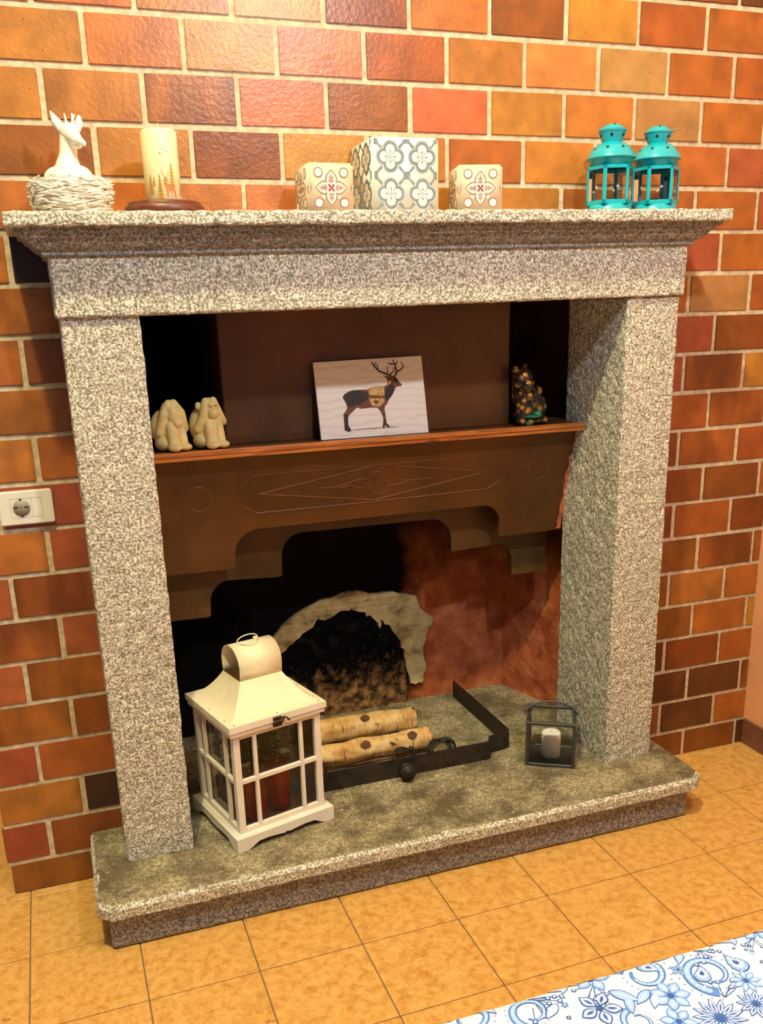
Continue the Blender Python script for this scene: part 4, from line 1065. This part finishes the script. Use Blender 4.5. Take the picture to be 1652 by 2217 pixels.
for s in (-1, 1):
    ob('handle_pin', tube([(s*(w2+.008), .004, SHH-.004), (s*(w2-.014), .004, SHH-.004)], .0034, 8), simple('steel', (170, 172, 172), .3, metal=.9), sl, True)
candle('white_candle', 'short white pillar candle standing inside the small grey lantern', (ctr.x-.004*nrm.x, ctr.y-.004*nrm.y, HT+.0078), .0285, .078, WAXW)

# ------------------------------------------------------------------ table with paisley cloth
TZ = .74; TY0, TY1, TX0, TX1 = -1.552, -2.40, -.12, 1.35; RR = .022
tb = thing('dining_table', 'wooden table hidden under the blue and white paisley cloth', 'table', (.6, -1.97, 0))
ob('table_top', box(TX0-.6+.006, TX1-.6-.006, TY1+1.97+.006, TY0+1.97-.010, TZ-.032, TZ-.004, .004), TABW, tb)
for sx in (TX0-.6+.07, TX1-.6-.07):
    for sy in (TY1+1.97+.07, TY0+1.97-.07): ob('leg', rough_box(sx-.03, sx+.03, sy-.03, sy+.03, 0, TZ-.031, .1, 0, .003), TABW, tb)
def CS(u, v, off=0.0):                 # u along x, v = distance from the wall-side edge along the cloth, measured over the rounded edge
    q = RR*PI/2; wob = .0035*math.sin(u*9+.6) + .002*math.sin(u*21)
    if v < 0: return (u, TY0+off+wob*1.5*min(1, -v*8), TZ-RR+v)
    if v < q:
        a = v/RR; return (u, TY0-RR+wob*0 + (RR+off)*math.cos(a), TZ-RR+(RR+off)*math.sin(a))
    return (u, TY0-RR-(v-q), TZ+off)
b = bmesh.new(); us = [TX0 + (TX1-TX0)*i/60 for i in range(61)]; vs_ = [-.16+.02*i for i in range(8)] + [RR*PI/2*i/6 for i in range(7)] + [RR*PI/2+.04*i for i in range(1, 22)]
gg = [[b.verts.new(CS(u, v)) for v in vs_] for u in us]
for i in range(60):
    for j in range(len(vs_)-1): b.faces.new((gg[i][j], gg[i+1][j], gg[i+1][j+1], gg[i][j+1]))
tc_ = thing('tablecloth', 'white tablecloth with blue paisley and flower print on the table', 'tablecloth')
ob('cloth', b, CLOTH, tc_, True)
LAY = {1: [], 2: [], 3: [], 4: [], 5: []}; LMAT = {1: CB4, 2: CB3, 3: CB1, 4: CB2, 5: CLOTH}
def toC(px, py):
    p = pZ(px, py, TZ); return (p.x, TY0-RR-p.y + RR*PI/2)
def xf(poly, c, s, a, fl=1): ca_, sa = math.cos(a), math.sin(a); return [(c[0]+s*(ca_*x*fl-sa*y), c[1]+s*(sa*x*fl+ca_*y)) for x, y in poly]
def tear(n=26, bend=.55):
    out = []
    for k in range(n):
        t = 2*PI*k/n; x = math.cos(t); y = math.sin(t)*math.sin(t/2)**1.3
        out.append((x, y))
    return [(x, y*.9 + bend*max(0, x)**2*.8) for x, y in out]
def offs(poly, k):
    cx = sum(p[0] for p in poly)/len(poly); cy = sum(p[1] for p in poly)/len(poly); return [(cx+(x-cx)*k, cy+(y-cy)*k) for x, y in poly]
def add(l, polys): LAY[l] += polys
def ribbon(pts, w0, w1):
    n = len(pts); L, R_ = [], []
    for i, p in enumerate(pts):
        a, c = pts[max(0, i-1)], pts[min(n-1, i+1)]; dx, dy = c[0]-a[0], c[1]-a[1]; d_ = math.hypot(dx, dy) or 1; w = w0+(w1-w0)*i/(n-1)
        L.append((p[0]-dy/d_*w, p[1]+dx/d_*w)); R_.append((p[0]+dy/d_*w, p[1]-dx/d_*w))
    return L+R_[::-1]
def paisley(c, s, a, fl=1, style=0):
    sp = [(math.cos(t)*(1-.085*t), math.sin(t)*(1-.085*t)) for t in [k*.28 for k in range(24)]]
    if style == 0:
        T = tear(); add(3, [xf(T, c, s*1.03, a, fl)]); add(4, [xf(offs(T, .93), c, s, a, fl)])
        LAY.setdefault(6, []).extend([xf(offs(T, .90), c, s, a, fl)]); LAY.setdefault(7, []).extend([xf(offs(T, .62), c, s, a, fl)]); LAY.setdefault(8, []).extend([xf(offs(T, .54), c, s, a, fl)]); LAY.setdefault(9, []).extend([xf(offs(T, .30), c, s, a, fl)])
        for k in range(0, 26, 2): 
            p = offs(T, .76)[k]; LAY.setdefault(9, []).append(xf(circ(p[0], p[1], .045, 6), c, s, a, fl))
        for k in range(26):
            p, q = offs(T, 1.10)[k], offs(T, 1.18)[k]; add(3, [xf(ribbon([p, q], .018, .010), c, s, a, fl)])
    else:
        add(3, [xf(ribbon(sp, .24, .06), c, s, a, fl)]); add(4, [xf(ribbon(sp, .20, .03), c, s, a, fl)]); LAY.setdefault(6, []).append(xf(ribbon(sp[1:-3], .12, .03), c, s, a, fl))
        for k in range(1, 20, 1):
            LAY.setdefault(8, []).append(xf(circ(sp[k][0], sp[k][1], .05, 6), c, s, a, fl))
        for k in range(24):
            r0 = 1.32-.085*k*.28; r1 = r0+.10; t = k*.28; add(3, [xf(ribbon([(r0*math.cos(t), r0*math.sin(t)), (r1*math.cos(t), r1*math.sin(t))], .022, .010), c, s, a, fl)])
def flower(c, s, n, a, cols, pw=.30):
    for k in range(n):
        an = a+2*PI*k/n
        add(cols[0], [petal(c[0], c[1], an, s*.12, s, s*pw)]); LAY.setdefault(6 if cols[1] == 2 else 7, []).append(petal(c[0], c[1], an, s*.2, s*.92, s*pw*.74))
        LAY.setdefault(9 if cols[0] == 3 else 8, []).append(petal(c[0], c[1], an, s*.3, s*.75, s*pw*.22))
    LAY.setdefault(9, []).append(circ(c[0], c[1], s*.17, 10))
def leaf(c, s, a, col):
    add(3, [petal(c[0], c[1], a, -s, s, s*.42, 12, .8)]); LAY.setdefault(6 if col == 2 else 7, []).append(petal(c[0], c[1], a, -s*.88, s*.88, s*.34, 12, .8)); LAY.setdefault(8, []).append(petal(c[0], c[1], a, -s*.6, s*.5, s*.06, 8))
def spray(c, s, n, a, rg):
    for k in range(n):
        an = a+rg.uniform(-.9, .9); L = s*rg.uniform(.6, 1.1); e = (c[0]+L*math.cos(an), c[1]+L*math.sin(an)); add(3, [ribbon([c, ((c[0]+e[0])/2+rg.uniform(-.1, .1)*s, (c[1]+e[1])/2), e], s*.02, s*.015)])
        add(3, [circ(e[0], e[1], s*.10, 7)]); LAY.setdefault(8, []).append(circ(e[0], e[1], s*.05, 6))
placed = []
def at(px, py, r): c = toC(px, py); placed.append((c[0], c[1], r)); return c
rg = random.Random(21)
paisley(at(1392, 2108, .034), .028, 3.6, 1, 1); paisley(at(1405, 2094, .01), .0135, .6, 1, 0); paisley(at(1537, 2108, .036), .029, 1.9, 1, 1); paisley(at(1522, 2108, .01), .014, 2.3, -1, 0)
paisley(at(1015, 2203, .030), .025, 3.5, 1, 1); paisley(at(1150, 2192, .026), .022, 2.2, 1, 1); paisley(at(1385, 2212, .020), .018, 1.6, -1, 1); paisley(at(1590, 2085, .02), .016, 4.2, 1, 0)
flower(at(1298, 2183, .026), .025, 5, .4, (3, 4)); flower(at(1452, 2156, .024), .023, 7, .2, (4, 2)); flower(at(1560, 2205, .030), .029, 14, 0, (3, 5), .14); flower(at(1470, 2212, .02), .020, 6, .5, (4, 2)); flower(at(1637, 2174, .022), .021, 11, .2, (3, 4), .18)
flower(at(1278, 2117, .022), .023, 5, 1.4, (4, 2)); flower(at(1634, 2012, .022), .023, 5, 1.4, (4, 2)); flower(at(1468, 2100, .011), .010, 5, .3, (3, 2)); flower(at(1615, 2124, .018), .018, 9, .9, (4, 2), .2)
for (x, y, s, a, col) in ((1352, 2157, .018, .8, 2), (1392, 2159, .015, 2.6, 2), (1364, 2176, .014, 1.9, 2), (1418, 2167, .013, 2.2, 4), (1205, 2138, .013, .6, 4), (1566, 2032, .014, 1.0, 4), (1587, 2035, .011, 2.0, 2), (1428, 2067, .013, .1, 4), (1470, 2072, .014, 2.2, 2), (1052, 2178, .016, 1.2, 4), (1195, 2190, .014, 2.5, 4), (1220, 2140, .010, 2.2, 2), (1237, 2122, .009, 1.2, 4), (1596, 2018, .010, .8, 4)):
    leaf(at(x, y, s*.8), s, a, col)
for (x, y, s, n, a) in ((1500, 2052, .03, 8, 1.2), (1143, 2160, .034, 9, 1.0), (1285, 2130, .03, 7, 2.2), (1630, 2030, .026, 6, 2.0), (1570, 2160, .03, 7, -1.2)):
    spray(at(x, y, s*.5), s, n, a, rg)
for k in range(4200):
    u, v = (rg.uniform(.05, .70), rg.uniform(-.01, .28)) if k % 4 else (rg.uniform(TX0+.01, TX1-.01), rg.uniform(-.03, .42)); kind = rg.random()
    r_ = rg.choice((.022, .015, .010, .007)) if k < 700 else rg.choice((.0055, .004))
    if any((u-x)**2+(v-y)**2 < (r_+R_)**2 for x, y, R_ in placed): continue
    placed.append((u, v, r_))
    if r_ > .02:
        if kind < .5: paisley((u, v), r_*.8, rg.uniform(0, 6.2), rg.choice((-1, 1)), 0)
        else: flower((u, v), r_*.9, 6, rg.random(), (3, 4))
    elif r_ > .012: (spray((u, v), r_*1.1, 7, kind*6.2, rg) if kind < .45 else flower((u, v), r_*.9, 5, rg.random(), (4, 2)))
    elif r_ > .008: leaf((u, v), r_, rg.uniform(0, 6.2), rg.choice((2, 4)))
    else:
        lay = 3 if kind < .45 else (4 if kind < .8 else 2); a0_ = kind*37
        if rg.random() < .5:
            for q in range(5): add(lay, [circ(u+.5*r_*math.cos(a0_+q*2*PI/5), v+.5*r_*math.sin(a0_+q*2*PI/5), r_*.30, 7)])
            LAY.setdefault(8, []).append(circ(u, v, r_*.2, 6))
        else:
            for d_ in (-.7, 0, .7): add(lay, [petal(u, v, a0_+d_, -.1*r_, r_*.95, r_*.22, 6)])
names = {1: ('lavender_print', CB4), 2: ('light_blue_print', CB3), 3: ('dark_blue_print', CB1), 4: ('mid_blue_print', CB2), 5: ('white_print', CLOTH), 6: ('light_blue_fill', CB3), 7: ('lavender_fill', CB4), 8: ('white_detail', CLOTH), 9: ('dark_blue_detail', CB1)}
for k in sorted(LAY):
    if not LAY[k]: continue
    b = bmesh.new(); verts, faces = [], []
    for j, loop in enumerate(LAY[k]):
        base = len(verts); verts += [CS(p[0], p[1], .00010+.00007*k+(j % 20)*3e-6) for p in loop]
        for t in geometry.tessellate_polygon([[Vector((p[0]*1e4, p[1]*1e4, 0)) for p in loop]]): faces.append([base+i for i in t])
    b.free(); me = bpy.data.meshes.new(names[k][0]); me.from_pydata(verts, [], faces); me.update()
    ob(names[k][0], me, names[k][1], tc_)

# flat prints and specks are one part each: nobody could lift their pieces apart
for o in bpy.data.objects:
    n = o.name.split('.')[0]
    if o.parent and (n.endswith(('_print', '_fill', '_detail', '_outline', '_cutout')) or n in ('roof_screws', 'carved_lines', 'module_gaps', 'carved_ornament', 'contact_slots', 'twig_nest')):
        o['kind'] = 'stuff'
